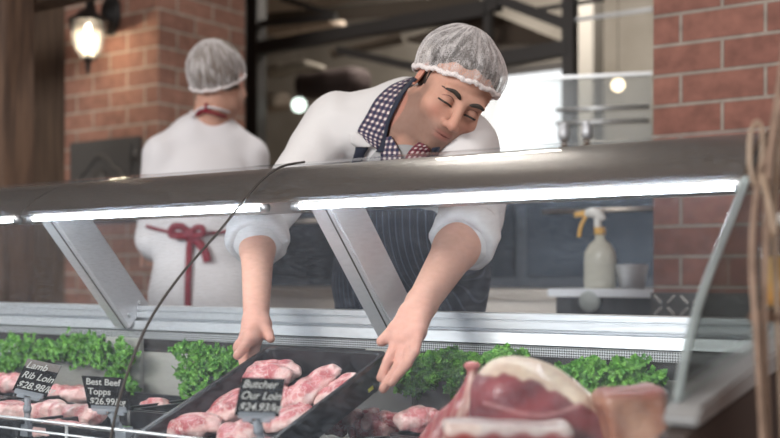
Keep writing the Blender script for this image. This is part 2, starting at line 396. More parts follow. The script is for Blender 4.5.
# ------------------------------------------------------------------ the setting
def struct(name, mb, m, uv=False, **k):
    o = mb.build(name, m, None, uv=uv, **k); o['kind'] = 'structure'; return o
struct('floor', MB().box((-7, -5, -.05), (4, 8, 0)), M['floor'])
struct('floor_platform', MB().box((-6.2, 1.80, .0005), (3.4, 6.9, .12)), M['floor'])
struct('ceiling', MB().box((-7, -5, 3.3), (4, 8, 3.4)), M['ceil'])
struct('wall_back', MB().box((-7, 7.0, 0), (4, 7.12, 3.3)), M['wall'])
struct('wall_left', MB().box((-7, -5, 0), (-6.9, 7.0, 3.3)), M['hallwall'])
struct('wall_right', MB().box((3.4, -5, 0), (3.5, 7.0, 3.3)), M['hallwall'])
struct('wall_partition', MB().box((-6.9, 3.50, 0), (-4.14, 3.62, 3.3)), M['darkwood'])
# brick pier (left) and brick pillar (right) that flank the kitchen opening
struct('trim_1', MB().box((-4.136, 3.34, 0), (-3.52, 3.89, 3.3)), M['brick_pier'], uv=True)
struct('trim_2', MB().box((-1.114, 2.88, 0), (3.4, 3.25, 3.3)), M['brick'], uv=True)
# bright kitchen window in the far wall
mw = MB(); a = on_y(497, 74, 6.98); b = on_y(580, 160, 6.98)
w1 = struct('window_1', MB().box((a.x, 6.965, b.z), (b.x, 6.985, a.z)), emis('daylight', (.97, .99, 1), 1.15))
fr = MB()
for x in (a.x, b.x): fr.box((x-.03, 6.93, b.z-.03), (x+.03, 6.995, a.z+.03))
for z in (a.z, b.z): fr.box((a.x-.03, 6.93, z-.03), (b.x+.03, 6.995, z+.03))
fr.build('window_frame', M['rackmetal'], w1)

# timber post and beam on the left
c = at(10, 100, 4.0)
o = MB().box((c.x-.062, c.y-.062, .0005), (c.x+.062, c.y+.062, 2.75)).build('timber_post', M['wood'], None, bevel=.006)
tag(o, 'rough brown timber post standing left of the lit lantern', 'post')
o = MB().box((-6.9, c.y+.07, 2.13), (-3.0, c.y+.19, 2.30)).build('timber_beam', M['darkwood'], None, bevel=.005)
tag(o, 'dark timber beam running overhead behind the timber post', 'beam')
c = at(49, 165, 4.95)
t = empty('utility_box', (c.x, 3.44, 1.45), 'pale grey box fixed to the dark plank wall beside the brick pier', 'utility box')
MB().box((c.x-.05, 3.40, 1.38), (c.x+.05, 3.4995, 1.66)).build('box_body', M['casewhite'], t, bevel=.006)
MB().box((c.x-.04, 3.392, 1.40), (c.x+.04, 3.4, 1.64)).build('box_door', M['casewhite'], t, bevel=.002)

# cast iron oven door on the pier
t = empty('iron_oven', (-3.84, 3.34, 1.4), 'dark cast iron oven front set in the left brick pier', 'oven')
MB().box((-4.075, 3.315, 1.36), (-3.615, 3.3395, 1.735)).build('door_frame', M['iron'], t, bevel=.006)
d = MB().box((-4.04, 3.300, 1.39), (-3.65, 3.316, 1.705)).build('door_plate', M['iron'], t, bevel=.004)
loop = [V((-3.845+.13*math.cos(q)*(1+.12*math.cos(4*q)), 3.298, 1.547+.10*math.sin(q)*(1+.12*math.cos(4*q)))) for q in [2*math.pi*k/40 for k in range(40)]]
MB().tube(loop, .010, 8, closed=True).build('ornament_ring', M['iron'], d, smooth=True)
MB().lathe([(.0, 0), (.05, .002), (.04, .012), (.0, .016)], (-3.845, 3.298, 1.547), axis=(0, -1, 0)).build('ornament_boss', M['iron'], d, smooth=True)
for z in (1.45, 1.65): MB().tube([(-3.628, 3.305, z-.025), (-3.628, 3.305, z+.025)], .010).build('hinge', M['iron'], t, smooth=True)
MB().tube(spline([(-4.055, 3.31, 1.50), (-4.06, 3.285, 1.52), (-4.03, 3.28, 1.55)]), .007).build('latch', M['iron'], t, smooth=True)

# wall lantern
L0 = at(88, 38, 4.72); bp = V((on_y(112, 15, 3.34).x, 3.34, on_y(112, 15, 3.34).z))
t = empty('wall_lantern', (bp.x, 3.34, bp.z), 'lit black wall lantern with glass bell hanging on the brick pier', 'lantern')
g = .00430
def LZ(py): return L0.z + (38-py)*g
MB().lathe([(.002, LZ(61)), (.025, LZ(60)), (.045, LZ(54)), (.060, LZ(47)), (.070, LZ(38)), (.075, LZ(28)), (.077, LZ(22)), (.073, LZ(22)), (.066, LZ(38)), (.055, LZ(47)), (.04, LZ(54)), (.002, LZ(59))], (L0.x, L0.y, 0)).build('glass_bell', glass_mat('lanternglass', (.98, .95, .9), .14, 1, .2, 0, (1, .93, .82)), t, smooth=True)
MB().lathe([(.001, LZ(3)), (.008, LZ(5)), (.012, LZ(8)), (.040, LZ(12)), (.062, LZ(18)), (.084, LZ(20)), (.084, LZ(22.2)), (.03, LZ(22)), (.001, LZ(21))], (L0.x, L0.y, 0)).build('lantern_cap', M['blackmetal'], t, smooth=True)
MB().lathe([(.001, LZ(57.5)), (.030, LZ(58)), (.022, LZ(61)), (.008, LZ(63)), (.013, LZ(66)), (.006, LZ(70)), (.009, LZ(72)), (.001, LZ(75))], (L0.x, L0.y, 0)).build('lantern_finial', M['blackmetal'], t, smooth=True)
for k in range(6):
    q = k*math.pi/3+.3
    MB().tube([V((L0.x+r_*math.cos(q), L0.y+r_*math.sin(q), LZ(z_))) for r_, z_ in ((.080, 21), (.077, 30), (.072, 39), (.062, 47), (.047, 54), (.026, 60))], .0028, 6).build('cage_rib', M['blackmetal'], t, smooth=True)
bl = MB().lathe([(.001, LZ(52)), (.012, LZ(50)), (.019, LZ(45)), (.019, LZ(38)), (.014, LZ(30)), (.009, LZ(24)), (.001, LZ(23))], (L0.x, L0.y, 0)).build('bulb', emis('bulb', (1, .97, .90), 9), t, smooth=True)
MB().lathe([(.001, -.0), (.062, .002), (.062, .012), (.03, .04), (.001, .045)], bp, axis=(0, -1, 0), sx=1, sy=1.5).build('wall_plate', M['blackmetal'], t, smooth=True)
MB().tube(spline([bp+V((0, -.02, -.03)), bp+V((-.01, -.06, -.05)), bp+V((0.0, -.11, .02)), (L0.x+.03, L0.y, LZ(-8)), (L0.x, L0.y, LZ(-6)), (L0.x, L0.y, LZ(5))]), .011).build('bracket_arm', M['blackmetal'], t, smooth=True)
pl = bpy.data.lights.new('lantern_light', 'POINT'); pl.energy = 10; pl.color = (1, .86, .68); pl.shadow_soft_size = .03
po = bpy.data.objects.new('lantern_light', pl); COL.objects.link(po); po.location = (L0.x, L0.y, LZ(40)); setpar(po, t)

# steel frame of the kitchen storage rack
t = empty('storage_rack', (-3.0, 4.7, .12), 'tall dark steel storage rack with sloping braces behind both workers', 'rack')
YR = 4.7
def member(a, b, w_, name='brace', y=YR, m='rackmetal', h_=None):
    MB().bar(on_y(*a, y), on_y(*b, y), w_, h_ or w_, (0, 1, 0)).build(name, M[m], t, bevel=.003)
def post(px, w_, y=YR):
    x = on_y(px, 100, y).x; MB().box((x-w_/2, y-w_/2, .1205), (x+w_/2, y+w_/2, 3.28)).build('post', M['rackmetal'], t, bevel=.003)
post(256, .085); post(239.5, .05, 4.3); post(488.5, .04); post(570, .06)
member((246, 51), (440, 17), .07, 'beam'); member((281, -2), (335, 15), .03); member((261, 24), (336, 17), .035); member((338, 50), (414, 67), .04)
member((395, 25), (488, 9), .075, 'beam'); member((496, -2), (570, 26), .05); member((500, 60), (570, 48), .07, 'beam'); member((535, 10), (604, -1), .02)
member((575, 20), (653, 9), .016, 'rod', m='alu'); member((440, 17), (500, 4), .06, 'beam')
def board(pts, m, name, y=YR, dy=.5):
    P = [on_y(px, py, y+k*dy) for (px, py, k) in pts]; MB().grid([[P[0], P[1]], [P[3], P[2]]]).build(name, m, t, solid=.02)
tan = mat('tan', (.16, .12, .085), .8, col2=(.11, .085, .06), scale=6)
board([(330, 52, 0), (400, 34, 0), (404, 42, .6), (332, 57, .6)], tan, 'shelf_board')
board([(407, 40, 0), (488, 13, .4), (568, 46, .6), (508, 60, 0)], mat('brownsheet', (.085, .062, .045), .8), 'sheet')
board([(262, 14, .3), (262, 26, .3), (480, 10, .6), (480, -6, .6)], mat('brownsheet2', (.10, .078, .058), .8), 'sheet')
def sack(name, px0, py0, px1, py1, y, col, label, cat, group=None):
    a = on_y(px0, py1, y); b = on_y(px1, py0, y); c = (a+b)/2; r = V(((b.x-a.x)/2, .1, (b.z-a.z)/2))
    f = Field((c.x-r.x-.03, c.y-.14, c.z-r.z-.03), (c.x+r.x+.03, c.y+.14, c.z+r.z+.03), .012)
    f.box(c, (r.x, .1, r.z), rd=min(r.x, r.z)*.8); f.wrinkle(.012, 25, int(px0))
    o = link(name, f.mesh(name), mat(name+str(px0), col, .8)); tag(o, label, cat, group)
sack('flour_sack', 276, 17, 339, 38, 5.05, (.42, .34, .27), 'pale beige sack on the upper rack behind the steel braces', 'sack')
sack('flour_sack', 262, 62, 317, 76, 5.05, (.36, .32, .27), 'pale folded sack under the long rack beam', 'sack')
sack('rack_block', 260, 93, 284, 112, 5.05, (.30, .24, .19), 'light brown box low in the rack near the bright round lamp', 'box')
sack('dark_bundle', 300, 66, 366, 100, 5.25, (.05, .032, .03), 'dark reddish bundle low in the rack behind the bending worker', 'bundle')
sack('rack_block', 242, 20, 250, 72, 4.95, (.33, .22, .15), 'narrow tan block standing in for the light gap between two left rack posts', 'box')  # no carton: tan block added in place of the light gap between posts
def globe(px, py, y, r, col, st, name, label, cord=1.2):
    p = on_y(px, py, y); t = empty(name, (p.x, y, min(p.z+cord, 3.3)), label, 'lamp')
    MB().lathe([(r*math.sin(a), -r*math.cos(a)) for a in [math.pi*(.02+.96*k/12) for k in range(13)]], p).build('globe', emis(name+str(px), col, st), t, smooth=True)
    MB().tube([p+V((0, 0, r)), V((p.x, y, 3.3))], .0015, 6).build('cord', M['blackmetal'], t)
    MB().lathe([(.001, r*1.35), (r*.4, r*1.3), (r*.45, r*.85), (.001, r*.84)], p).build('lamp_holder', M['blackmetal'], t, smooth=True)
globe(299, 105, 4.85, .041, (.85, 1, .9), 2.2, 'pendant_lamp', 'round greenish white lamp low in the rack behind the worker')
globe(618, 85, 4.6, .030, (1, .78, .5), 4, 'pendant_lamp', 'small warm round lamp hanging beside the right brick pillar')
p = on_y(426, 11, 5.2)
t = empty('strip_light', p, 'white strip light fixed high in the kitchen above the worker', 'lamp')
MB().box(p-V((.09, .03, .01)), p+V((.09, .03, .02))).build('light_diffuser', emis('strip', (1, 1, .95), 1.6), t)
MB().box(p+V((-.1, -.035, .02)), p+V((.1, .035, .06))).build('light_housing', M['rackmetal'], t)
MB().tube([p+V((0, 0, .05)), V((p.x, p.y, 3.3))], .006, 6).build('hanger', M['rackmetal'], t)

# kitchen column, counter, dark cabinet, ledge, glass screen
cx = on_y(588, 40, 6.4).x
struct('trim_3', MB().box((cx-.08, 6.3, .1205), (cx+.08, 6.46, 3.3)), mat('paint', (.30, .28, .25), .8))
t = empty('kitchen_counter', (-2.3, 3.1, .12), 'brushed steel counter behind the workers, running up to the spray bottle ledge', 'counter')
MB().box((-3.2, 3.08, 1.045), (-1.463, 3.55, 1.082)).build('countertop', M['steel'], t, bevel=.003)
MB().box((-3.18, 3.10, .1205), (-1.47, 3.55, 1.045)).build('counter_body', mat('cbody', (.62, .57, .52), .45, .6), t)
t = empty('oven_cabinet', (-2.3, 3.58, .12), 'large dark steel oven cabinet standing behind the steel counter', 'cabinet')
MB().box((-3.3, 3.56, .1205), (-1.13, 3.93, 1.42)).build('cabinet_body', mat('ovenb', (.035, .045, .06), .35, .3, col2=(.07, .08, .10), scale=4), t, bevel=.01)
for x0 in (-3.25, -2.55, -1.85):
    d = MB().box((x0, 3.545, 1.12), (x0+.65, 3.56, 1.38)).build('oven_panel', mat('ovenp', (.03, .04, .055), .2, .4), t, bevel=.004)
    MB().tube([(x0+.08, 3.52, 1.35), (x0+.57, 3.52, 1.35)], .008).build('panel_handle', M['steel'], d, smooth=True)
t = empty('side_ledge', (-1.28, 3.0, .12), 'dark cupboard with a pale ledge top carrying the spray bottle', 'cupboard')
MB().box((-1.46, 2.93, 1.062), (-1.117, 3.54, 1.085)).build('ledge_top', M['beamlight'], t, bevel=.003)
MB().box((-1.44, 2.95, .1205), (-1.117, 3.54, 1.062)).build('cupboard_body', mat('cupb', (.045, .05, .06), .5), t)
kp = on_y(590, 301, 2.94)
MB().lathe([(.001, 0), (.026, 0), (.034, .012), (.026, .026), (.001, .03)], (kp.x, 2.95, kp.z), axis=(0, -1, 0)).build('knob', mat('knob', (.45, .5, .5), .4), t, smooth=True)
for px, lab in ((564, 'left one of two dark bottles with silver tops behind the hood'), (587, 'right one of two dark bottles with silver tops behind the hood')):
    p = on_y(px, 125, 3.7); t = empty('bottle', (p.x, 3.7, 1.42), lab, 'bottle', 'silver topped bottles on the oven cabinet')
    MB().lathe([(.001, 1.4205), (.032, 1.4205), (.033, 1.54), (.028, 1.575), (.013, 1.60), (.012, 1.625), (.001, 1.626)], (p.x, 3.7, 0)).build('bottle_body', mat('brownglass', (.10, .045, .02), .15, coat=.5), t, smooth=True)
    MB().lathe([(.001, 1.622), (.018, 1.622), (.022, 1.645), (.020, 1.67), (.012, 1.685), (.001, 1.687)], (p.x, 3.7, 0)).build('bottle_top', M['beamlight'], t, smooth=True)
a = at(470, 83.3, 4.68); b = at(652, 75, 4.49); b.z = a.z
t = empty('glass_screen', (a.x, 4.15, 1.2), 'clear glass splash screen standing behind the two bottles', 'screen')
MB().bar((a+V((0, 0, .1205-a.z))).lerp(a, .5)+(b-a)*.5-(b-a)*.5, (b+V((0, 0, .1205-a.z))).lerp(b, .5), .006, a.z-.1205, (b-a).cross(UP)).build('screen_pane', glass_mat('screenglass', (.95, .97, .97), .16, 1.4, .12), t)
MB().bar(a+V((0, 0, .006)), b+V((0, 0, .006)), .026, .012, (b-a).cross(UP)).build('screen_rail', M['alu'], t)
for zz in (104, 118): z_ = on_y(600, zz, 4.1).z; q_ = (b-a); MB().tube([V((a.x, a.y, z_))+q_*.5+V((0, -.03, 0)), V((b.x, b.y-.03, z_))], .008).build('rod', M['alu'], t, smooth=True)
# shiny tread plate fixed to the foot of the pillar
t = empty('tread_plate', (-.6, 2.86, .12), 'silver tread plate panel with raised lozenges below the right brick pillar', 'panel')
MB().box((-1.112, 2.855, .1205), (.6, 2.8795, 1.078)).build('plate', mat('tread', (.10, .10, .10), .4, .6), t)
mb = MB()
for i in range(26):
    for j in range(6):
        s_ = 1 if (i+j) % 2 else -1
        mb.obox((-1.09+i*.036, 2.853, 1.06-j*.032), (.7, 0, .7*s_), (0, 1, 0), (-.7*s_, 0, .7), (.030, .006, .008))
mb.build('lozenge_pattern', mat('treadl', (.5, .5, .48), .25, .9), t, bevel=.0015)
# spray bottle
B0 = on_y(600, 287, 3.07); sc = (3.3/1100)
t = empty('spray_bottle', (B0.x, 3.07, 1.085), 'translucent white spray bottle with a yellow trigger on the pale ledge', 'spray bottle')
def bz(py): return 1.0855+(287-py)*sc
MB().lathe([(.001, bz(287)), (.046, bz(287)), (.050, bz(285)), (.050, bz(255)), (.047, bz(250)), (.034, bz(243)), (.016, bz(238)), (.013, bz(228)), (.001, bz(228))], (B0.x, 3.07, 0), sx=1, sy=.62).build('bottle_body', M['bottle'], t, smooth=True)
for py, r_ in ((280, .0505), (262, .0505)): MB().lathe([(.001, bz(py)), (r_, bz(py)), (r_+.0008, bz(py-.8)), (r_, bz(py-1.6)), (.001, bz(py-1.6))], (B0.x, 3.07, 0), sx=1, sy=.62).build('moulded_ring', M['bottle'], t, smooth=True)
MB().lathe([(.001, bz(233)), (.017, bz(233)), (.017, bz(226)), (.001, bz(226))], (B0.x, 3.07, 0)).build('collar', M['yellow_pl'], t, smooth=True)
def sp(px, py): p = on_y(px, py, 3.07); return p
MB().tube(spline([sp(598, 228), sp(598, 220), sp(600, 215)]), [.012]*17, 10).build('spray_neck', M['white_pl'], t, smooth=True)
MB().tube(spline([sp(586, 213), sp(596, 213), sp(605, 219)], 6), [.011, .013, .014, .015, .016, .016, .016, .015, .014, .013, .011, .009, .006], 10).build('spray_head', M['white_pl'], t, smooth=True)
MB().tube([sp(587, 213), sp(575, 215)], [.010, .008], 10).build('nozzle', M['yellow_pl'], t, smooth=True)
MB().tube(spline([sp(586, 216), sp(581, 226), sp(579, 237)]), .006, 8).build('trigger', M['yellow_pl'], t, smooth=True)
# small steel container beside it
t0 = on_y(632, 286, 3.06)
o = MB().lathe([(.001, 1.0855), (.034, 1.0855), (.046, 1.155), (.049, 1.157), (.044, 1.157), (.033, 1.09), (.001, 1.09)], (t0.x, 3.06, 0), sx=1.05).build('steel_pan', M['alu'], None, smooth=True)
tag(o, 'small steel pan on the pale ledge right of the spray bottle', 'pan')

# ------------------------------------------------------------------ display case
GP = [(1.565, 1.330), (1.50, 1.316), (1.445, 1.2865), (1.398, 1.247), (1.34, 1.195), (1.25, 1.12), (1.185, 1.05), (1.14, .97), (1.112, .89), (1.098, .80)]
GS = [(p.x, p.y) for p in spline([V((a, b, 0)) for a, b in GP], 6)]
XR = -.42; XL = -3.6; XS = -1.27
t = case = empty('display_case', (-2.0, 1.4, 0), 'curved glass butcher display case with steel hood in front of both workers', 'display case')
def sweep(x0, x1, prof): return MB().grid([[V((x0, y, z)) for y, z in prof], [V((x1, y, z)) for y, z in prof]])
for x0, x1 in ((XL, XS-.003), (XS+.003, XR-.004)):
    sweep(x0, x1, GS).build('curved_glass', M['glass'], case, smooth=True)
MB().tube([V((XS, y, z)) for y, z in GS], .0024, 6).build('glass_seam', M['rubber'], case, smooth=True)
hood = [(1.408, 1.2450), (1.412, 1.2500), (1.447, 1.279), (1.500, 1.308), (1.560, 1.322), (1.615, 1.321), (1.640, 1.312), (1.650, 1.294), (1.645, 1.245), (1.620, 1.2415)]
MB().prism_x(hood, XL, -1.885).build('hood', M['steel'], case, bevel=.002)
hs = [(p.x, p.y) for p in spline([V((a, b, 0)) for a, b in hood[1:8]], 5)]
h2 = [hood[0]]+hs+hood[8:]
MB().prism_x(h2, -1.879, XR).build('hood', M['steel'], case)
for x0, x1 in ((-3.5, -1.90), (-1.855, -1.235), (-1.165, -.43)):
    o = MB().tube([(x0, 1.415, 1.2370), (x1, 1.415, 1.2370)], .0046, 12).build('light_tube', M['led'], case, smooth=True)
    for x in (x0, x1): MB().tube([(x-.008, 1.415, 1.2370), (x+.008, 1.415, 1.2370)], .0068, 12).build('tube_cap', M['alu'], o, smooth=True)
# sloping supports
dv = V((0, .215, -.245)).normalized(); pv = V((0, .245, .215)).normalized()
for x in (-1.905, -1.185, -2.63):
    c0 = V((x+.0235, 1.462, 1.25))+pv*.040; c1 = c0+dv*.325
    o = MB().bar(c0, c1, .047, .080, (1, 0, 0)).build('support', M['beam'], case, bevel=.003)
    MB().bar(c0-pv*.0405+V((.012, 0, 0)), c1-pv*.0405+V((.012, 0, 0)), .002, .003, (1, 0, 0)).build('groove', M['rubber'], o)
    for k in (.3, .31): MB().lathe([(.001, 0), (.005, 0), (.004, .003), (.001, .004)], c0+dv*(.302 if k == .3 else .302)+pv*(.02 if k == .3 else -.02)+V((.0235, 0, 0)), n=10, axis=(1, 0, 0)).build('screw', M['alu'], o, smooth=True)
rail = [(1.70, 1.056), (1.70, 1.046), (1.706, 1.045), (1.706, 1.043), (1.698, 1.042), (1.698, 1.030), (1.712, 1.028), (1.712, 1.025), (1.690, 1.023), (1.688, 1.004), (1.70, 1.001), (1.76, 1.001), (1.76, 1.056)]
MB().prism_x(rail, XL, XR+.01).build('rear_rail', M['alu'], case)
pm = bpy.data.materials.new('perforated'); pm.use_nodes = True; N = pm.node_tree.nodes; L = pm.node_tree.links
tc = N.new('ShaderNodeTexCoord'); mp = N.new('ShaderNodeMapping'); mp.inputs['Rotation'].default_value = (0, .785, 0); ck = N.new('ShaderNodeTexChecker'); ck.inputs['Scale'].default_value = 330
ck.inputs[1].default_value = (.55, .56, .57, 1); ck.inputs[2].default_value = (.06, .06, .06, 1)
L.new(tc.outputs['Object'], mp.inputs[0]); L.new(mp.outputs[0], ck.inputs[0]); L.new(ck.outputs[0], N['Principled BSDF'].inputs[0]); N['Principled BSDF'].inputs['Metallic'].default_value = .4
MB().box((XL, 1.694, .984), (XR, 1.712, 1.0008)).build('air_grille', pm, case)
MB().box((XL, 1.70, .955), (XR, 1.76, .9838)).build('shade_strip', M['caseblack'], case)  # black strip standing in for the shade below the grille
MB().box((XL, 1.69, .755), (XR, 1.76, .955)).build('back_panel', M['casewhite'], case)
for x in (-1.905, -1.185): MB().box((x-.03, 1.675, .76), (x+.08, 1.69, .985)).build('panel_bracket', M['casewhite'], case, bevel=.002)
MB().box((XL, 1.09, 0.0005), (XR, 1.76, .755)).build('case_base', M['caseblack'], case)
MB().box((XL, 1.088, .755), (XR, 1.112, .81)).build('front_sill', M['alu'], case, bevel=.002)
MB().tube([(XL, 1.150, .886), (XR-.01, 1.150, .886)], .0025, 8).build('price_rail', M['alu'], case, smooth=True)
MB().tube([(XL, 1.150, .868), (XR-.01, 1.150, .868)], .002, 8).build('price_rail', M['alu'], case, smooth=True)
for x in (-3.3, -2.6, -2.0, -1.42, -.9, -.45): MB().tube([(x, 1.15, .888), (x, 1.15, .756)], .0025, 8).build('rail_stay', M['alu'], case, smooth=True)
# end of the case
eg = [(y, z) for y, z in GS if z > .97] + [(1.14, .97), (1.70, 1.06), (1.70, 1.30)]
mb = MB(); A = [V((XR, y, z)) for y, z in eg]; mb.grid([A, [p+V((.007, 0, 0)) for p in A]])
mb = MB(); mb.prism_x(eg, XR, XR+.007); mb.build('end_glass', M['glassclear'], case)
ge = [(y, z) for y, z in GS if .975 < z < 1.25]
MB().tube([V((XR+.002, y, z)) for y, z in ge], .0058, 8, flat=.8).build('end_glass_edge', M['glassedge'], case, smooth=True)
MB().prism_x([(1.125, .962), (1.12, .972), (1.135, .984), (1.72, 1.072), (1.76, 1.06), (1.76, 1.045)], XR-.004, XR+.034).build('end_cap', mat('endsteel', (.42, .43, .44), .45, .5), case, bevel=.003)
MB().prism_x([(1.10, .0005), (1.10, .955), (1.13, .961), (1.755, 1.043), (1.755, .0005)], XR-.002, XR+.03).build('end_panel', mat('endp', (.05, .035, .03), .5), case, bevel=.002)

# black meat trays standing in two rows, gap where the held tray goes
def pan_mesh(x, y, wx, wy, z0=.7555, zf=.838, zr=.87):
    mb = MB(); bm = mb.bm
    def ring(wx_, wy_, z, n=5, r=.018):
        pts = []
        for cxs, cys, a0 in ((1, 1, 0), (-1, 1, 90), (-1, -1, 180), (1, -1, 270)):
            for k in range(n+1):
                a = math.radians(a0+90*k/n); pts.append(bm.verts.new((x+cxs*(wx_/2-r)+r*math.cos(a), y+cys*(wy_/2-r)+r*math.sin(a), z)))
        return pts
    R = [ring(wx-.03, wy-.03, z0), ring(wx-.014, wy-.014, zr-.006), ring(wx, wy, zr-.006), ring(wx, wy, zr), ring(wx-.018, wy-.018, zr), ring(wx-.03, wy-.03, zf)]
    for a, b in zip(R, R[1:]):
        for k in range(len(a)): bm.faces.new((a[k], a[(k+1) % len(a)], b[(k+1) % len(a)], b[k]))
    bm.faces.new(R[0][::-1]); bm.faces.new(R[-1]); return mb
where = []
xs = [-3.04, -2.72, -2.40, -2.08, -1.76, -1.50, -.86, -.60]
first = {}
LBL = {0: ['back row', 'against the pale back panel'], 1: ['front row', 'behind the thin price rail']}
nth = ['at the far left end', 'second from the far end', 'third from the far end', 'fourth from the far end', 'left of the last support', 'just left of the carried tray', 'just right of the carried tray', 'beside the glass end']
for j, yc in enumerate((1.545, 1.315)):
    for i in range(8):
        wx = .30 if i < 5 else (.24 if i == 5 else .30 if i == 6 else .24)
        x = xs[i] if i < 5 else (-1.475 if i == 5 else -.855 if i == 6 else -.575)
        key = (wx, j)
        if key not in first: o = pan_mesh(0, 0, wx-.012, .222).build('meat_tray', M['tray']); first[key] = o
        else: o = first[key].copy(); COL.objects.link(o)
        o.location = (x, yc, 0)
        tag(o, 'black meat tray in the %s of the case, %s' % (LBL[j][0], nth[i]), 'tray', 'black trays standing in the case')

# ------------------------------------------------------------------ the tray being carried, and its meat
TA = V((-1.300, 1.500, .997)); TB = V((-1.038, 1.500, .997)); TD = V((0, -.935, -.358)).normalized(); TN = V((1, 0, 0)).cross(TD)*-1
if TN.z < 0: TN = -TN
TLEN = .405; TDEP = .058
def tl(u, v, w_=0): return TA.lerp(TB, u) + TD*(v*TLEN) + TN*w_      # u across, v down the slope, w above the rim plane
mb = MB(); bm = mb.bm
def tring(iu, iv, w_, r=.016, n=5):
    pts = []; W2 = (TB-TA).length/2; L2 = TLEN/2; c = tl(.5, .5, w_); ax = V((1, 0, 0)); ay = -TD
    for cxs, cys, a0 in ((1, 1, 0), (-1, 1, 90), (-1, -1, 180), (1, -1, 270)):
        for k in range(n+1):
            q = math.radians(a0+90*k/n); pts.append(bm.verts.new(c+ax*(cxs*(W2-iu-r)+r*math.cos(q))+ay*(cys*(L2-iv-r)+r*math.sin(q))))
    return pts
R = [tring(.016, .016, -TDEP), tring(.004, .004, -.006), tring(0, 0, -.006), tring(0, 0, 0), tring(.007, .007, 0), tring(.009, .009, -.003), tring(.019, .019, -TDEP+.003)]
for a, b in zip(R, R[1:]):
    for k in range(len(a)): bm.faces.new((a[k], a[(k+1) % len(a)], b[(k+1) % len(a)], b[k]))
bm.faces.new(R[0][::-1]); bm.faces.new(R[-1])
o = mb.build('serving_tray', M['tray']); tag(o, 'deep black tray of chops tilted between the two hands of the bending worker', 'tray', None)
p = on_plane(369, 389, (TB.x-.006, 0, 0), V((1, 0, 0)))
s_ = MB().obox(p+V((.0035, 0, 0)), TD, (1, 0, 0), TN, (.014, .0012, .006)).build('yellow_sticker', M['sticker'], o); s_['label'] = 'small yellow sticker on the tray side'

def meat_mesh(kind, a, b, h, seed, res=.0028):
    """irregular slab of meat in its own frame, fat rim painted by where the tissue is"""
    rng = random.Random(seed); f = Field((-a-.015, -b-.015, -h-.012), (a+.015, b+.015, h+.02), res)
    if kind == 'chop':
        f.ell((-a*.25, 0, 0), (a*.72, b*.85, h), k=.012); f.ell((a*.35, b*.15, 0), (a*.6, b*.55, h*.9), k=.012); f.ell((a*.1, -b*.45, h*.1), (a*.62, b*.42, h*.9), k=.01)
        f.cone((a*.2, b*.1, h*.2), (a*.85, -b*.1, 0), h*.5, h*.42, k=.006)
    elif kind == 'cube':
        f.box((0, 0, 0), (a*.85, b*.85, h*.85), rd=.006); f.ell((a*.3, 0, h*.2), (a*.6, b*.7, h*.7), k=.008)
    elif kind == 'rack':
        for k in range(7): f.ell((a*(-.85+.28*k), 0, 0), (a*.24, b*.95, h), k=.014)
        f.box((0, b*.1, -h*.2), (a*.92, b*.75, h*.5), rd=.008, k=.01)
    elif kind == 'slab':
        f.box((0, 0, 0), (a*.95, b*.95, h*.9), rd=min(b, h)*.55); f.ell((a*.3, 0, h*.3), (a*.5, b*.8, h*.7), k=.02)
    f.half((0, 0, -h*.75), (0, 0, 1)); f.wrinkle(.006, 80, seed); f.wrinkle(.0045, 190, seed+50)
    me = f.mesh('meat', 1); P = verts(me); n = np.abs(P)
    rng2 = np.random.default_rng(seed); ph = rng2.uniform(0, 6, 4)
    th = np.arctan2(P[:, 1]/b, P[:, 0]/a); rad = np.hypot(P[:, 0]/a, P[:, 1]/b)
    w_ = np.sin(P[:, 0]*130+ph[0])*np.sin(P[:, 1]*110+ph[1]); st = np.sin(th*2+ph[2])*.12
    side = np.clip((rad-.72-st+.10*w_)*7, 0, 1)
    seam = np.exp(-((P[:, 1]-b*.25*np.sin(P[:, 0]/a*3+ph[3]))/.0035)**2)*.8
    seam2 = np.exp(-((P[:, 0]+a*.1-b*.5*np.sin(P[:, 1]/b*2.5+ph[2]))/.003)**2)*.6
    fat = np.clip(side+np.maximum(seam, seam2)*(rad < 1), 0, 1)[:, None]
    lean = np.array([[.78, .32, .33]]); dk = np.array([[.60, .16, .18]]); fc = np.array([[.92, .70, .65]])
    if kind == 'cube': fat = np.clip(.55+.9*w_, 0, 1)[:, None]*.75; lean = np.array([[.42, .08, .07]])
    if kind == 'rack': fat = np.clip(.75+.5*np.sin(P[:, 0]/a*14+ph[0]), 0, 1)[:, None]
    mix = np.clip(.5+w_*.6, 0, 1)[:, None]; c = (lean*mix+dk*(1-mix))*(1-fat)+fc*fat
    paint(me, c); return me
def place(me, name, p, nrm, yaw, label, cat, group=None, m='meat', tilt=None):
    o = link(name, me, M[m]); n = V(nrm).normalized(); q = n.to_track_quat('Z', 'Y')
    o.rotation_mode = 'QUATERNION'; o.rotation_quaternion = q @ Matrix.Rotation(yaw, 3, 'Z').to_quaternion(); o.location = p
    return tag(o, label, cat, group)
floor_p = tl(0, 0, -TDEP+.003)
def chop(px, py, a, b, h, yaw, label, lift=.0, nr=None, seed=1):
    a *= 1.17; b *= 1.15; h *= 1.1
    p = on_plane(px, py, floor_p+TN*(h*.75+lift), TN)
    nn = TN if nr is None else (TN+V(nr)).normalized()
    return place(meat_mesh('chop', a, b, h, seed), 'lamb_chop', p, nn, yaw, label, 'meat', 'thick pink chops in the carried tray')
chop(268, 376, .054, .040, .022, .5, 'large thick chop highest up in the carried tray, near the left hand', .006, None, 3)
chop(309, 388, .056, .027, .013, .95, 'long chop leaning on others in the middle of the carried tray', .012, (.10, -.30, 0), 4)
chop(335, 390, .044, .022, .010, .75, 'thin chop lying against the right wall of the carried tray', .010, (-.25, -.25, 0), 5)
chop(229, 407, .048, .040, .017, 2.2, 'chop half hidden behind the price tag in the carried tray', .002, None, 6)
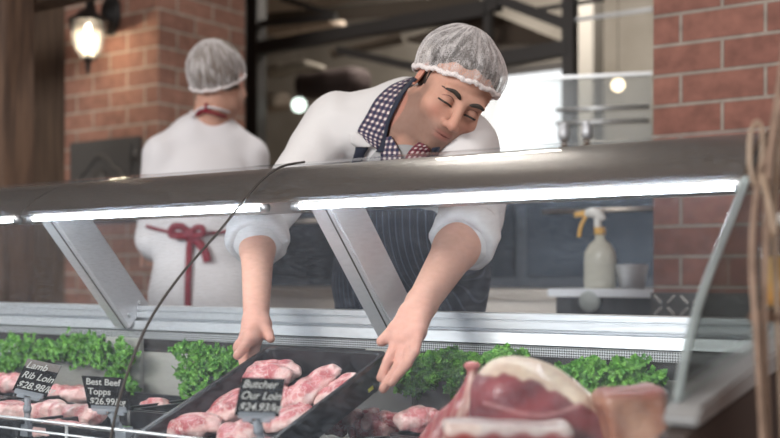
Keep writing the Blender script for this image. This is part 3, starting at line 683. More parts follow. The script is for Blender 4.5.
chop(189, 428, .046, .036, .022, .3, 'thick chop lowest on the left side of the carried tray', .004, None, 7)
chop(291, 418, .040, .034, .015, 1.2, 'chop right of the price tag near the right wall of the carried tray', .002, None, 8)
chop(236, 436, .040, .030, .016, 2.6, 'chop at the bottom edge below the price tag', .006, None, 9)
chop(277, 396, .036, .028, .014, .1, 'chop tucked behind the upper right corner of the price tag', .001, None, 10)

def on_z(px, py, z): return on_plane(px, py, V((0, 0, z)), UP)
def put(kind, name, px, py, y, a, b, h, yaw, label, cat, group=None, seed=1, nr=(0, 0, 1), m='meat'):
    y = {.845: 1.50, .842: 1.55, .838: 1.33, .848: 1.50, .8421: 1.33, .8422: 1.24}[y]; return place(meat_mesh(kind, a, b, h, seed), name, on_y(px, py, y), nr, yaw, label, cat, group, m)
put('chop', 'meat_cut', 6, 384, .842, .075, .045, .024, .3, 'pink cut of meat in the tray furthest left, at the back', 'meat', None, 21)
put('chop', 'meat_cut', 68, 394, .842, .075, .040, .020, .2, 'pale folded cut of meat behind the first price tag', 'meat', None, 22)
put('slab', 'meat_cut', 16, 413, .838, .060, .035, .018, .6, 'cut of meat with a pale rind at the foot of the first price tag', 'meat', None, 23)
put('rack', 'meat_rack', 68, 413, .8421, .080, .030, .018, .05, 'trimmed rack of ribs between the two left price tags', 'meat', None, 24)
put('slab', 'meat_cut', 62, 431, .8422, .045, .030, .014, .2, 'small pink cut at the very bottom left behind the price rail', 'meat', None, 25)
put('chop', 'meat_cut', 156, 407, .842, .040, .030, .014, .2, 'small pink cut in the tray beside the left wall of the carried tray', 'meat', None, 26)
cubes = [(344, 424, .024, .4), (355, 418, .022, 1.1), (366, 427, .022, .7), (377, 421, .024, .2), (386, 428, .022, 1.4), (370, 415, .020, 2.0), (390, 420, .017, .9), (336, 429, .02, .1), (358, 430, .02, 2.2)]
cl = ['furthest left diced piece', 'diced piece at the upper left', 'diced piece low in the middle', 'diced piece with pale top near the middle', 'diced piece at the lower right', 'topmost diced piece at the back', 'small diced piece furthest right', 'diced piece at the lower left edge', 'diced piece at the bottom of the heap']
for k, ((px, py, r_, yw), lb) in enumerate(zip(cubes, cl)):
    put('cube', 'diced_meat', px, py, .845, r_, r_*.85, r_*.75, yw, lb+' beside the carried tray', 'meat', 'diced meat in a tray', 30+k)
put('chop', 'meat_cut', 421, 421, .848, .048, .032, .020, .9, 'dark red and pale cut between the diced meat and the rib bone', 'meat', None, 45)

# the large joints at the right
def joint(name, f, label, paintf, wr=(.004, 45), m='meat', seed=0):
    m = 'jointmeat'; f.wrinkle(wr[0], wr[1], seed); f.wrinkle(wr[0]*.5, wr[1]*3, seed+3); me = f.mesh(name, 1); paint(me, paintf(verts(me).astype(float)))
    return tag(link(name, me, M[m]), label, 'meat')
FATC = np.array([.80, .66, .50]); RED = np.array([.33, .075, .085]); DRED = np.array([.19, .042, .05]); PINK = np.array([.66, .34, .33])
def mixc(a, b, t): t = np.clip(t, 0, 1)[:, None]; return a*(1-t)+b*t
JD = 1.42
jc = at(535, 412, JD); A = np.array([RT[:], FW[:], UP[:]]).T
def tilt2(deg): q = math.radians(deg); return np.stack([A[:, 0]*math.cos(q)-A[:, 2]*math.sin(q), A[:, 1], A[:, 0]*math.sin(q)+A[:, 2]*math.cos(q)], 1)
f = Field(np.array(jc[:])-.16, np.array(jc[:])+.16, .0035); B2 = tilt2(14)
f.ell(at(522, 412, JD), (.066, .062, .070), B2, .03); f.ell(at(503, 392, JD), (.036, .055, .040), B2, .03); f.ell(at(565, 420, JD), (.050, .055, .048), B2, .03); f.ell(at(590, 428, JD), (.022, .04, .035), B2, .02)
f.box(at(535, 470, JD), (.08, .05, .05), A, .03)
def pj(P):
    r = P-np.array(jc[:]); x = r@np.array(RT[:]); z = r@UP; y = r@np.array(FW[:]); px = 535+x*1100/JD; py = 412-z*1100/JD
    top = np.interp(px, [470, 478, 500, 530, 560, 590, 604], [380, 373, 371, 377, 393, 408, 412])
    w_ = np.sin(px*.21+py*.1)*1.5+np.sin(px*.5)*.8
    fat = np.clip((top-py+w_)/3+.5, 0, 1)
    seam = np.exp(-((py-(404-(px-500)*.02+6*np.sin(px*.05)))/2.0)**2)*.55*(px > 480)
    c = mixc(np.tile(RED, (len(P), 1)), np.tile(DRED, (len(P), 1)), .5+.5*np.sin(px*.09+py*.16)); c = mixc(c, np.tile(PINK, (len(P), 1)), seam)
    return mixc(c, np.tile(FATC, (len(P), 1)), fat)
joint('beef_joint', f, 'large dark red beef joint with a thick cream fat cap near the glass end', pj)
f = Field(np.array(at(632, 425, 1.36)[:])-.14, np.array(at(632, 425, 1.36)[:])+.13, .0035)
f.box(at(634, 440, 1.36), (.037, .045, .064), tilt2(-7), .0, rd=.010); f.ell(at(606, 400, 1.36), (.012, .035, .012), A, .012); f.ell(at(655, 394, 1.36), (.014, .035, .010), A, .012)
def pk(P):
    z = P[:, 2]; x = P@np.array(RT[:]); c = mixc(np.tile([.40, .17, .10], (len(P), 1)), np.tile([.58, .33, .22], (len(P), 1)), .5+.5*np.sin(x*90+z*60))
    top = at(632, 395, 1.36).z; c = mixc(c, np.tile([.30, .08, .06], (len(P), 1)), (z-top)/.012+.3); return c
joint('aged_beef_block', f, 'brown crusted block of beef against the curved end glass', pk, seed=5)
f = Field(np.array(at(505, 432, 1.33)[:])-.13, np.array(at(505, 432, 1.33)[:])+.13, .003)
f.box(at(506, 431, 1.33), (.077, .035, .011), tilt2(2), .0, rd=.008); f.ell(at(560, 430, 1.33), (.014, .03, .012), A, .01)
def pl_(P):
    z = P[:, 2]; zt = at(506, 430, 1.33).z; return mixc(np.tile([.34, .07, .07], (len(P), 1)), np.tile([.66, .58, .54], (len(P), 1)), (z-zt)/.006+.6+.4*np.sin(P[:, 0]*220))
joint('beef_slab', f, 'flat slab with a silvery pale rind lying in front of the beef joint', pl_, seed=6, wr=(.002, 60))
D3 = 1.50
f = Field(np.array(at(455, 410, D3)[:])-.13, np.array(at(455, 410, D3)[:])+.13, .003)
f.chain([at(473, 368, D3), at(471, 384, D3), at(466, 402, D3), at(450, 425, D3), at(436, 448, D3)], [.0085, .0075, .015, .022, .026], .012)
f.ell(at(472, 365.5, D3), (.0125, .011, .006), A, .004); f.cone(at(474, 395, D3), at(478, 440, D3), .012, .03, .015); f.cone(at(462, 405, D3+.02), at(430, 445, D3), .010, .016, .012)
def pr(P):
    r = P-np.array(at(455, 410, D3)[:]); x = 455+(r@np.array(RT[:]))*1100/D3; y = 410-r[:, 2]*1100/D3
    line = np.interp(y, [360, 385, 402, 425, 448], [473, 471, 466, 450, 436]); t = np.exp(-((x-line-1)/5)**2)
    c = np.tile([.36, .07, .075], (len(P), 1)); c = mixc(c, np.tile([.72, .50, .42], (len(P), 1)), t+.25*np.sin(x*.9+y*.3)); 
    c = mixc(c, np.tile([.62, .22, .20], (len(P), 1)), (372-y)/4); return c
joint('rib_on_bone', f, 'meaty rib with its sawn bone end standing up left of the beef joint', pr, seed=8, wr=(.002, 70))

# parsley garnish along the back panel
def parsley(name, boxes, label, n, seed):
    rng = random.Random(seed); mb = MB(); bm = mb.bm
    cl = []
    for b_ in boxes:
        for _ in range(max(3, int((b_[2]-b_[0])*b_[4]/55))):
            k = rng.random(); cl.append((b_[0]+(b_[2]-b_[0])*k, b_[1]+(b_[3]-b_[1])*k+b_[4]*rng.random()**.8, rng.uniform(1.625, 1.665), rng.uniform(2.5, 5.5)))
    for _ in range(n):
        q_ = rng.choice(cl); c = on_y(q_[0]+rng.gauss(0, q_[3]), q_[1]+rng.gauss(0, q_[3]*.8), min(q_[2]+rng.gauss(0, .008), 1.682)); q = rng.uniform(0, 6.28)
        for l in range(5):
            a = q+l*1.256; d = V((math.cos(a), rng.uniform(-.9, .3), math.sin(a))).normalized(); r_ = rng.uniform(.005, .0095); sd = d.cross(V((rng.uniform(-1, 1), 1, rng.uniform(-1, 1)))).normalized()*r_*.55; up_ = d.cross(sd).normalized()*r_*.35
            v = [bm.verts.new(c), bm.verts.new(c+d*r_*.6+sd+up_), bm.verts.new(c+d*r_*1.1+sd*.4), bm.verts.new(c+d*r_*1.25-sd*.2+up_), bm.verts.new(c+d*r_*.6-sd+up_*.5)]
            bm.faces.new((v[0], v[1], v[2], v[3])); bm.faces.new((v[0], v[3], v[4]))
    o = mb.build(name, M['parsley'], t_, smooth=False); return o
def garland(boxes, label, n, seed):
    global t_
    c = on_y((boxes[0][0]+boxes[0][2])/2, boxes[0][1], 1.66)
    t_ = empty('parsley_garnish', c, label, 'parsley', 'bushy green parsley strips along the case back')
    o = parsley('leaves', boxes, label, n, seed); o['kind'] = 'stuff'
    mb = MB()
    for b in boxes:
        P = [on_y(b[0]+(b[2]-b[0])*k/6, b[1]+(b[3]-b[1])*k/6+b[4]*(.45+.1*math.sin(k*2+seed)), 1.665) for k in range(7)]; mb.tube(P, .0025, 6)
        for k in range(7): mb.tube([P[k], P[k]+V((0.004, -.022, .012*(-1)**k))], .0015, 5)
    mb.build('stem', M['parsley'], t_, smooth=True)
garland([(-30, 350, 14, 346, 20), (14, 338, 46, 332, 28), (44, 334, 66, 338, 22), (64, 335, 100, 338, 24), (95, 342, 128, 344, 22), (108, 362, 136, 378, 14)], 'longest bushy green parsley strip, behind the two left price tags', 1500, 1)
garland([(178, 345, 206, 343, 48), (200, 341, 234, 346, 36), (228, 350, 262, 362, 20)], 'drooping green parsley bunch left of the carried tray', 700, 2)
garland([(392, 366, 420, 356, 26), (415, 356, 470, 353, 34), (468, 356, 500, 352, 14)], 'green parsley bunch between the right hand and the rib bone', 1000, 3)
garland([(500, 352, 530, 352, 8), (552, 368, 585, 362, 20), (580, 362, 640, 362, 28), (640, 372, 662, 378, 10)], 'green parsley strip behind the beef joint at the right', 800, 4)

# price tags on clear clips
def text_mesh(body, size, M4, m, name, par, extr=.0003):
    cu = bpy.data.curves.new('t', 'FONT'); cu.body = body; cu.size = size; cu.extrude = extr; cu.align_x = 'LEFT'; cu.offset = size*.012; cu.shear = .25
    to = bpy.data.objects.new('t', cu); COL.objects.link(to); dg = bpy.context.evaluated_depsgraph_get(); me = bpy.data.meshes.new_from_object(to.evaluated_get(dg))
    bpy.data.objects.remove(to); me.transform(M4); o = link(name, me, m, par, False); return o
def price_tag(px, py, d, wpx, hpx, roll, skew, lines, label, stripe, foot):
    c = at(px, py, d); k = d/F; W = wpx*k; H = hpx*k; yaw = .0
    n = -(FW*math.cos(yaw)+RT*math.sin(yaw)); n.z = .18; n.normalize(); ax = UP.cross(n).normalized(); ay = n.cross(ax)
    q = math.radians(roll); x_ = ax*math.cos(q)-ay*math.sin(q); y_ = ax*math.sin(q)+ay*math.cos(q); y_ = y_+x_*skew
    t = empty('price_tag', c+y_*(-H/2), label, 'price tag', 'black chalk price tags on clear clips')
    Mx = Matrix.Translation(c) @ Matrix((x_.to_4d(), y_.to_4d(), n.to_4d(), V((0, 0, 0, 1)))).transposed(); Mx[3] = (0, 0, 0, 1)
    for i in range(3):
        Mx[i][0] = x_[i]; Mx[i][1] = y_[i]; Mx[i][2] = n[i]; Mx[i][3] = c[i]
    mb = MB(); mb.box((-W/2, -H/2, -.0008), (W/2, H/2, .0008)); bmesh.ops.transform(mb.bm, matrix=Mx, verts=mb.bm.verts[:]); mb.build('card', M['card'], t)
    if stripe: mb = MB(); mb.box((-W/2, H*.27, .0008), (W/2, H/2, .0011)); bmesh.ops.transform(mb.bm, matrix=Mx, verts=mb.bm.verts[:]); mb.build('top_band', M['cardstrip'], t)
    lh = H/(len(lines)+.35)
    for i, s_ in enumerate(lines):
        text_mesh(s_, lh*.95, Mx @ Matrix.Translation((-W*.44, H/2-lh*(i+.88), .0015)), M['chalk'], 'writing', t)
    mb = MB(); mb.box((-W*.42, -H/2-.004, -.004), (W*.42, -H/2+.005, .0045))
    mb.box((-W*.30, -H/2-.009, -.003), (-W*.08, -H/2-.003, .006)); mb.box((W*.12, -H/2-.009, -.003), (W*.34, -H/2-.003, .006)); bmesh.ops.transform(mb.bm, matrix=Mx, verts=mb.bm.verts[:])
    mb.build('clip_jaw', M['plastic'], t, bevel=.001)
    a = c-y_*(H/2+.006); b = at(*foot, d+.01) if len(foot) == 2 else V(foot)
    MB().tube([a, a.lerp(b, .45)], [.006, .005], 10).build('clip_stem', M['plastic'], t, smooth=True)
    MB().lathe([(.001, -.007), (.006, -.007), (.0075, 0), (.006, .007), (.001, .007)], a.lerp(b, .35)).build('clip_joint', M['plastic'], t, smooth=True)
    m_ = a.lerp(b, .45); MB().tube([m_, b], .0055, 10).box(b-V((.012, .008, .010)), b+V((.012, .008, .012))).build('clip_base', M['plastic'], t)
price_tag(37, 378, 1.92, 35, 34, 12, .20, ['Lamb', 'Rib Loin', '$28.98/kg'], 'black price tag reading Lamb Rib Loin $28.98/kg', True, (27, 430))
price_tag(106, 393, 1.76, 42, 32, 3, -.32, ['Best Beef', 'Topps', '$26.99/kg'], 'black price tag reading Best Beef Topps in front of the curved glass seam', False, (124, 434))
price_tag(260, 397, 1.53, 44, 38, 2, .12, ['Butcher', 'Our Loin', '$24.93/kg'], 'blurred black price tag reading Our Loin in front of the carried tray', False, (263, 446))

# ------------------------------------------------------------------ people
def frame(base_left, base_back, yaw, pitch, roll):
    """head axes (left, back, up) from a base pair, yaw towards its left, nod down, roll"""
    X = V(base_left); Y = V(base_back); Z = UP
    cy, sy = math.cos(yaw), math.sin(yaw); cp, sp_ = math.cos(pitch), math.sin(pitch); cr, sr = math.cos(roll), math.sin(roll)
    Ry = np.array([[cy, -sy, 0], [sy, cy, 0], [0, 0, 1]]); Rp = np.array([[1, 0, 0], [0, cp, -sp_], [0, sp_, cp]]); Rr = np.array([[cr, 0, sr], [0, 1, 0], [-sr, 0, cr]])
    B_ = np.array([X[:], Y[:], Z[:]]).T; return B_ @ (Rr@Ry@Rp)
def head_sdf(f, c, R, sc=1):
    c = np.array(c[:]); H = lambda x, y, z: c+R@np.array([x, y, z])*sc
    E = lambda p, r, k, op='add', A_=None: f.ell(H(*p), np.array(r)*sc, R if A_ is None else R@A_, k, op)
    E((0, .014, .045), (.076, .096, .083), .01); E((0, -.030, -.005), (.065, .062, .088), .03)
    E((0, -.040, -.066), (.051, .050, .040), .03); E((0, -.082, -.101), (.023, .018, .018), .022)
    for s in (-1, 1):
        E((s*.050, -.012, -.060), (.016, .028, .028), .028)
        E((s*.026, -.087, .024), (.026, .011, .009), .016)
        E((s*.042, -.068, -.028), (.022, .018, .018), .026)
    E((0, -.080, -.064), (.030, .023, .026), .02)
    for s in (-1, 1):
        E((s*.032, -.101, .003), (.017, .011, .011), .012, 'sub')
        E((s*.0315, -.0835, .001), (.0165, .0135, .0125), .004)
    f.cone(H(0, -.090, .012), H(0, -.117, -.030), .008, .0105, .010); E((0, -.1195, -.035), (.0115, .011, .010), .005)
    for s in (-1, 1): E((s*.0135, -.108, -.039), (.008, .011, .008), .006); E((s*.0065, -.116, -.0465), (.004, .005, .003), .003, 'sub')
    E((0, -.1000, -.0610), (.024, .009, .0055), .004); E((0, -.0985, -.0710), (.020, .0095, .0065), .004); E((0, -.113, -.0658), (.022, .013, .0012), .003, 'sub')
    for s in (-1, 1):
        q = math.radians(12)*s; Ae = np.array([[math.cos(q), -math.sin(q), 0], [math.sin(q), math.cos(q), 0], [0, 0, 1]])
        E((s*.0795, .012, -.002), (.0065, .019, .031), .006, A_=Ae); E((s*.087, .004, .000), (.006, .010, .018), .004, 'sub')
    return H
def hand_sdf(f, wrist, chains, rw=.019):
    for pts, rs in chains:
        f.cone(wrist, pts[0], rw*.8, rs[0]*1.25, .014)
    for a, b in zip(chains, chains[1:]): f.cone(a[0][0], b[0][0], a[1][0]*1.1, b[1][0]*1.1, .010)
    for pts, rs in chains: f.chain([V(p)[:] for p in pts], rs, .002)
def skin_cols(P, c, R, hands, sc=1, base=(.60, .345, .265), beard=.6):
    L_ = (P-np.array(c[:]))@R/sc; n = len(P); col = np.tile(np.array(base), (n, 1)); hd = np.linalg.norm(L_, axis=1) < .19
    def add(mask, tint, amt): nonlocal col; a = (np.clip(mask, 0, 1)*amt)[:, None]; col = col*(1-a)+np.array(tint)*a
    x, y, z = L_.T
    st = np.clip((-z-.028)/.03, 0, 1)*np.clip((.03-y)/.02, 0, 1)*np.clip((z+.135)/.02, 0, 1)+np.clip((np.abs(x)-.052)/.01, 0, 1)*np.clip((.02-z)/.03, 0, 1)*np.clip((.0-y)/.02, 0, 1)*np.clip((y+.06)/.02, 0, 1)*.8
    add(st*hd, (.11, .08, .07), beard)
    add(np.exp(-((np.abs(x)-.042)**2+(z+.03)**2)/.0003)*hd*(y < -.04), (.62, .22, .17), .35)
    add(np.exp(-(x**2/.00035+(y+.12)**2/.0003+(z+.036)**2/.0003))*hd, (.60, .22, .17), .35)
    add(np.exp(-((x/.021)**4+((z+.0615)/.0055)**4))*hd*(y < -.088), (.46, .17, .15), .5); add(np.exp(-((x/.019)**4+((z+.0715)/.006)**4))*hd*(y < -.088), (.50, .20, .17), .5)
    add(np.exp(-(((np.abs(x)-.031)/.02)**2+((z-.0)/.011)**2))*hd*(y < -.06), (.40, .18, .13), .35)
    add((np.abs(x) > .079)*hd, (.62, .25, .19), .5)
    for h in hands: d = np.linalg.norm(P-np.array(h[:]), axis=1); add(1-(d-.06)/.12, (.66, .31, .25), .45)
    return col
def net(name, c, R, par, sc=1, seed=0, z0=.036, sl=.379, hh=.108, nroll=0):
    c = np.array(c[:]); cr, sr = math.cos(nroll), math.sin(nroll); R = R@np.array([[cr, 0, sr], [0, 1, 0], [-sr, 0, cr]]); rng = np.random.default_rng(seed); n0 = c+R@np.array([0, .012, z0])*sc
    ex = R@np.array([1, 0, 0]); ey = R@np.array([0, math.cos(sl), -math.sin(sl)]); en = R@np.array([0, math.sin(sl), math.cos(sl)])
    NU, NV = 120, 30; ph = rng.uniform(0, 6.28, 8); rows = []
    for j in range(NV+1):
        v = j/NV; th = v*math.pi/2*.985; row = []
        for i in range(NU):
            u = 2*math.pi*i/NU; puff = 1+.12*math.sin(math.pi*min(v*1.5, 1))**1.0
            rip = (.0022*math.sin(17*u+ph[0]+2*math.sin(v*5+ph[4]))+.0016*math.sin(29*u+ph[1]+v*4)+.0012*math.sin(43*u+ph[2]))*(1-v)**.7+.0018*math.sin(5*u+ph[3])*math.sin(6*v+ph[4])
            s_ = math.cos(th)**.85*puff; A_ = .0835*s_+rip; B_ = .1065*s_+rip; h = hh*math.sin(th)**1.0+.012*math.sin(math.pi*v)*math.cos(u-1.57)
            row.append(V(n0+(ex*A_*math.cos(u)+ey*B_*math.sin(u)+en*(h-.004))*sc))
        rows.append(row)
    mb = MB(); mb.grid(rows, closed_u=True)
    o = mb.build('hairnet', M['net'], par, smooth=True); uv = o.data.uv_layers.new(name='UVMap')
    for p_ in o.data.polygons:
        q_ = [o.data.loops[l_].vertex_index for l_ in p_.loop_indices]; us = [i_ % NU for i_ in q_]; wrap = max(us)-min(us) > 2
        for l_, i_, u_ in zip(p_.loop_indices, q_, us): uv.data[l_].uv = ((u_+(NU if wrap and u_ < 2 else 0))/NU, (i_//NU)/NV)
    band = []; rs = []
    for i in range(160):
        u = 2*math.pi*i/160; q = .0016*math.sin(13*u+ph[5])+.0009*math.sin(41*u+ph[6]); band.append(V(n0+(ex*(.0835+q*.4)*math.cos(u)+ey*(.1065+q*.4)*math.sin(u)+en*(-.004+q))*sc)); rs.append(.0050+.0008*math.sin(37*u+ph[7])+.0007*math.sin(71*u))
    MB().tube(band, rs, 8, closed=True).build('elastic_band', M['netband'], o, smooth=True)
    return o
def netmat(name, a0, a1, col):
    m = bpy.data.materials.new(name); m.use_nodes = True; nt = m.node_tree; N = nt.nodes; L = nt.links; b = N['Principled BSDF']; b.inputs['Base Color'].default_value = (*col, 1); b.inputs['Roughness'].default_value = .8
    tc = N.new('ShaderNodeTexCoord'); no = N.new('ShaderNodeTexNoise'); no.inputs['Scale'].default_value = 1; no.inputs['Detail'].default_value = 5; no.inputs['Distortion'].default_value = .6; mp = N.new('ShaderNodeMapping'); mp.inputs['Scale'].default_value = (48, 4.5, 1); L.new(tc.outputs['UV'], mp.inputs[0]); L.new(mp.outputs[0], no.inputs[0])
    vo = N.new('ShaderNodeTexVoronoi'); vo.inputs['Scale'].default_value = 260; vo.feature = 'DISTANCE_TO_EDGE'; L.new(tc.outputs['Object'], vo.inputs[0])
    mr = N.new('ShaderNodeMapRange'); mr.inputs[1].default_value = .42; mr.inputs[2].default_value = .68; mr.inputs[3].default_value = a0; mr.inputs[4].default_value = a1; L.new(no.outputs[0], mr.inputs[0])
    m2 = N.new('ShaderNodeMapRange'); m2.inputs[1].default_value = .0; m2.inputs[2].default_value = .25; m2.inputs[3].default_value = .22; m2.inputs[4].default_value = -.06; L.new(vo.outputs[0], m2.inputs[0])
    ad = N.new('ShaderNodeMath'); L.new(mr.outputs[0], ad.inputs[0]); L.new(m2.outputs[0], ad.inputs[1])
    lw = N.new('ShaderNodeLayerWeight'); lw.inputs[0].default_value = .3; m3 = N.new('ShaderNodeMath'); m3.operation = 'MULTIPLY_ADD'; m3.inputs[1].default_value = .6; m3.use_clamp = True; L.new(lw.outputs['Facing'], m3.inputs[0]); L.new(ad.outputs[0], m3.inputs[2]); L.new(m3.outputs[0], b.inputs['Alpha'])
    return m
M['net'] = netmat('net', .02, .40, (.78, .75, .76)); M['netband'] = netmat('netband', .75, 1.0, (.82, .76, .76))
def surf_strip(name, tree, px_pairs, m, par, off=.006, n=5, sub=5, thick=.0015, dguess=2.15):
    L_ = [spline([V((a[0], a[1], 0)) for a, b in px_pairs], sub), spline([V((b[0], b[1], 0)) for a, b in px_pairs], sub)]
    rows = []; ds = []
    for a, b in zip(*L_):
        row = []
        for k in range(n+1):
            q = a.lerp(b, k/n); v = ray(q.x, q.y); hit = tree.ray_cast(V((0, 0, CZ)), v.normalized(), 5)
            row.append((q, v, hit[3]/v.length if hit[0] and hit[3]/v.length < 2.45 else None))
        rows.append(row)
    known = [r[2] for row in rows for r in row if r[2]]; last = sum(known)/len(known) if known else dguess
    D = []
    for row in rows:
        e = []
        for q, v, t in row:
            if t is None: t = last
            last = t; e.append(t)
        D.append(e)
    D = np.array(D)
    for _ in range(4):
        E_ = D.copy(); E_[1:-1] = (D[:-2]+2*D[1:-1]+D[2:])/4; E_[:, 1:-1] = (E_[:, :-2]+2*E_[:, 1:-1]+E_[:, 2:])/4; D = np.minimum(E_, D)
    mb = MB(); uvs = mb.bm.loops.layers.uv.new('UVMap'); G = []
    for i, row in enumerate(rows):
        g_ = []
        for k, (q, v, t) in enumerate(row):
            bul = .004*math.sin(math.pi*k/n); tt = D[i][k]-off-bul; g_.append((mb.bm.verts.new(V((0, 0, CZ))+v*tt), (k/n*(L_[1][i]-L_[0][i]).length/530, i/len(rows)*sum((V(L_[0][z+1])-V(L_[0][z])).length for z in range(len(rows)-1))/530)))
        G.append(g_)
    for A_, B_ in zip(G, G[1:]):
        for k in range(n):
            fc = mb.bm.faces.new((A_[k][0], A_[k+1][0], B_[k+1][0], B_[k][0]))
            for lp, w_ in zip(fc.loops, (A_[k], A_[k+1], B_[k+1], B_[k])): lp[uvs].uv = w_[1]
    return mb.build(name, m, par, smooth=True, solid=thick)

# ---- the worker bending over the hood
Rh = frame(RT, FW, math.radians(22), math.radians(24), math.radians(27)); HS = .91
HC = at(452, 92, 2.19)
Lf = [ # his left hand, right in view
    ([at(398, 340, 1.825), at(388, 361, 1.792), at(380.5, 378, 1.780)], [.0106, .0089, .0074]),
    ([at(406, 342, 1.815), at(398, 367, 1.777), at(383, 389, 1.772)], [.0106, .0090, .0075]),
    ([at(413, 338, 1.810), at(407, 364, 1.768), at(391, 383, 1.758)], [.0102, .0086, .0071]),
    ([at(419, 331, 1.812), at(415, 352, 1.775), at(403, 370, 1.764)], [.0095, .0078, .0064])]
Lthumb = ([at(409, 313, 1.855), at(396, 328, 1.838), at(381.5, 341.5, 1.832)], [.0150, .0118, .0092])
Rf = [
    ([at(251, 338, 1.985), at(244, 348, 1.945), at(237.5, 355.5, 1.915)], [.0108, .0092, .0080]),
    ([V((-1.352, 1.487, .992)), V((-1.320, 1.462, .955)), V((-1.300, 1.440, .925))], [.0110, .0100, .0084]),
    ([V((-1.357, 1.500, .982)), V((-1.322, 1.475, .935)), V((-1.300, 1.455, .905))], [.0108, .0096, .0080]),
    ([V((-1.352, 1.512, .978)), V((-1.322, 1.492, .93)), V((-1.303, 1.476, .902))], [.0100, .0088, .0072])]
Rthumb = ([at(262, 325, 2.03), at(267, 333, 2.005), at(270.5, 338.5, 1.99)], [.0140, .0108, .0086])
WL = at(422, 303, 1.885); EL = at(468, 232, 2.08); SL = V((-1.145, 1.92, 1.375))
WR = at(256, 322, 2.045); ER = at(258, 226, 2.235); SR = V((-1.43, 1.86, 1.435))
NB = V((-1.225, 1.875, 1.425))
f = Field((-1.63, 1.37, .86), (-.90, 2.06, 1.60), .0027)
H = head_sdf(f, HC, Rh, HS)
f.cone(H(0, .022, -.030), NB+V((.006, .0, .01)), .050, .060, .012); f.cone(NB, NB+V((-.04, .06, -.09)), .075, .10, .03)
f.cone(SR, SL, .05, .05, .03); f.ell((-1.28, 1.965, 1.27), (.14, .085, .14), None, .04)
for s_, e_, w_, r3 in ((SR, ER, WR, .0235), (SL, EL, WL, .0270)):
    f.cone(s_, e_, .052, .043, .02); mid = e_.lerp(w_, .28)+V((0, 0, .004)); f.cone(e_, mid, .041, .041 if r3 > .025 else .033, .015); f.cone(mid, w_, .041 if r3 > .025 else .033, r3, .015)
hand_sdf(f, WL, Lf, .024); hand_sdf(f, WR, Rf, .022)
f.cone(WL, Lthumb[0][0], .022, .016, .012).chain(Lthumb[0], Lthumb[1], .006); f.cone(WR, Rthumb[0][0], .019, .0155, .012).chain(Rthumb[0], Rthumb[1], .006)
f.cone(Lthumb[0][0], Lf[0][0][0], .013, .011, .014); f.cone(Rthumb[0][0], Rf[0][0][0], .013, .012, .014)
me = f.mesh('butcher', 1); del f
P = verts(me).astype(float); paint(me, skin_cols(P, HC, Rh, [Lf[1][0][1], Rf[0][0][1]], HS))
man = link('person', me, M['skin']); tag(man, 'worker in white coat and navy apron bending forward with both hands on a meat tray', 'person')
bt = bvh(man)
def face(x, z, off=.0, c=HC, R=Rh, tree=None, sc=1):
    o_ = V(np.array(c[:])+R@np.array([x, -.25, z])*sc); d = V(R@np.array([0, 1, 0])); h = (tree or bt).ray_cast(o_, d, .4)
    return (h[0] if h[0] else o_+d*.16)-d*off
def face_kit(par, c, R, tree, sc=1):
    fc = lambda x, z, off=0: face(x, z, off, c, R, tree, sc)
    for s in (-1, 1):
        MB().tube(spline([fc(s*x, z, .0005) for x, z in ((.012, .0185), (.022, .024), (.034, .0265), (.046, .0235), (.053, .017))], 5), [.0016, .0026, .0036, .004, .0043, .0045, .0046, .0046, .0046, .0045, .0044, .0042, .004, .0037, .0033, .003, .0026, .002, .0015, .0012, .001], 6).build('eyebrow', M['hair'], par, smooth=True)
        MB().tube(spline([fc(s*x, z, .0006) for x, z in ((.0165, -.0070), (.024, -.0045), (.032, -.0035), (.040, -.0040), (.0495, -.0065))], 4), [.0008]+[.0021]*15+[.0008], 6).build('eyelash', M['hair'], par, smooth=True)
        MB().tube(spline([fc(s*x, z, .0001) for x, z in ((.017, .005), (.025, .0105), (.033, .012), (.041, .0095), (.047, .004))], 4), [.0004]+[.0009]*15+[.0004], 5).build('eyelid_crease', mat('crease', (.20, .09, .07), .8), par, smooth=True)
    MB().tube(spline([fc(x, z, -.0008) for x, z in ((-.023, -.0655), (-.012, -.0655), (0, -.0668), (.012, -.0655), (.023, -.0655))], 4), [.0005]+[.0014]*15+[.0005], 5).build('mouth_line', mat('mouthline', (.16, .04, .04), .6), par, smooth=True)
face_kit(man, HC, Rh, bt, HS)
def hair_cap(c, R, par, m, sc=1, o=.006):
    c_ = np.array(c[:]); f = Field(c_-.15, c_+.17, .004); H = lambda x, y, z: c_+R@np.array([x, y, z])*sc
    f.ell(H(0, .016, .045), (.076*sc+o, .096*sc+o, .083*sc+o), R); f.ell(H(0, .035, -.005), (.068*sc+o, .075*sc+o, .055*sc), R, .02)
    nrm = R@np.array([0, .62, .78]); f.half(H(0, -.074, .034), nrm); f.half(H(0, 0, -.052), R@np.array([0, -.1, 1])); f.wrinkle(.0015, 180, 2)
    return link('hair', f.mesh('hair', 1), m, par)
hair_cap(HC, Rh, man, M['hair'], HS, .004)
f = Field(np.array(H(-.072, -.012, -.01))-.04, np.array(H(-.072, -.012, -.01))+.05, .002)
f.cone(H(-.0675, -.018, .035), H(-.0675, -.016, -.010), .010, .003, .004); link('sideburn', f.mesh('sideburn', 1), M['hair'], man)
net('hairnet', HC, Rh, man, 1.02, seed=3, z0=.022, hh=.112, nroll=math.radians(-8))

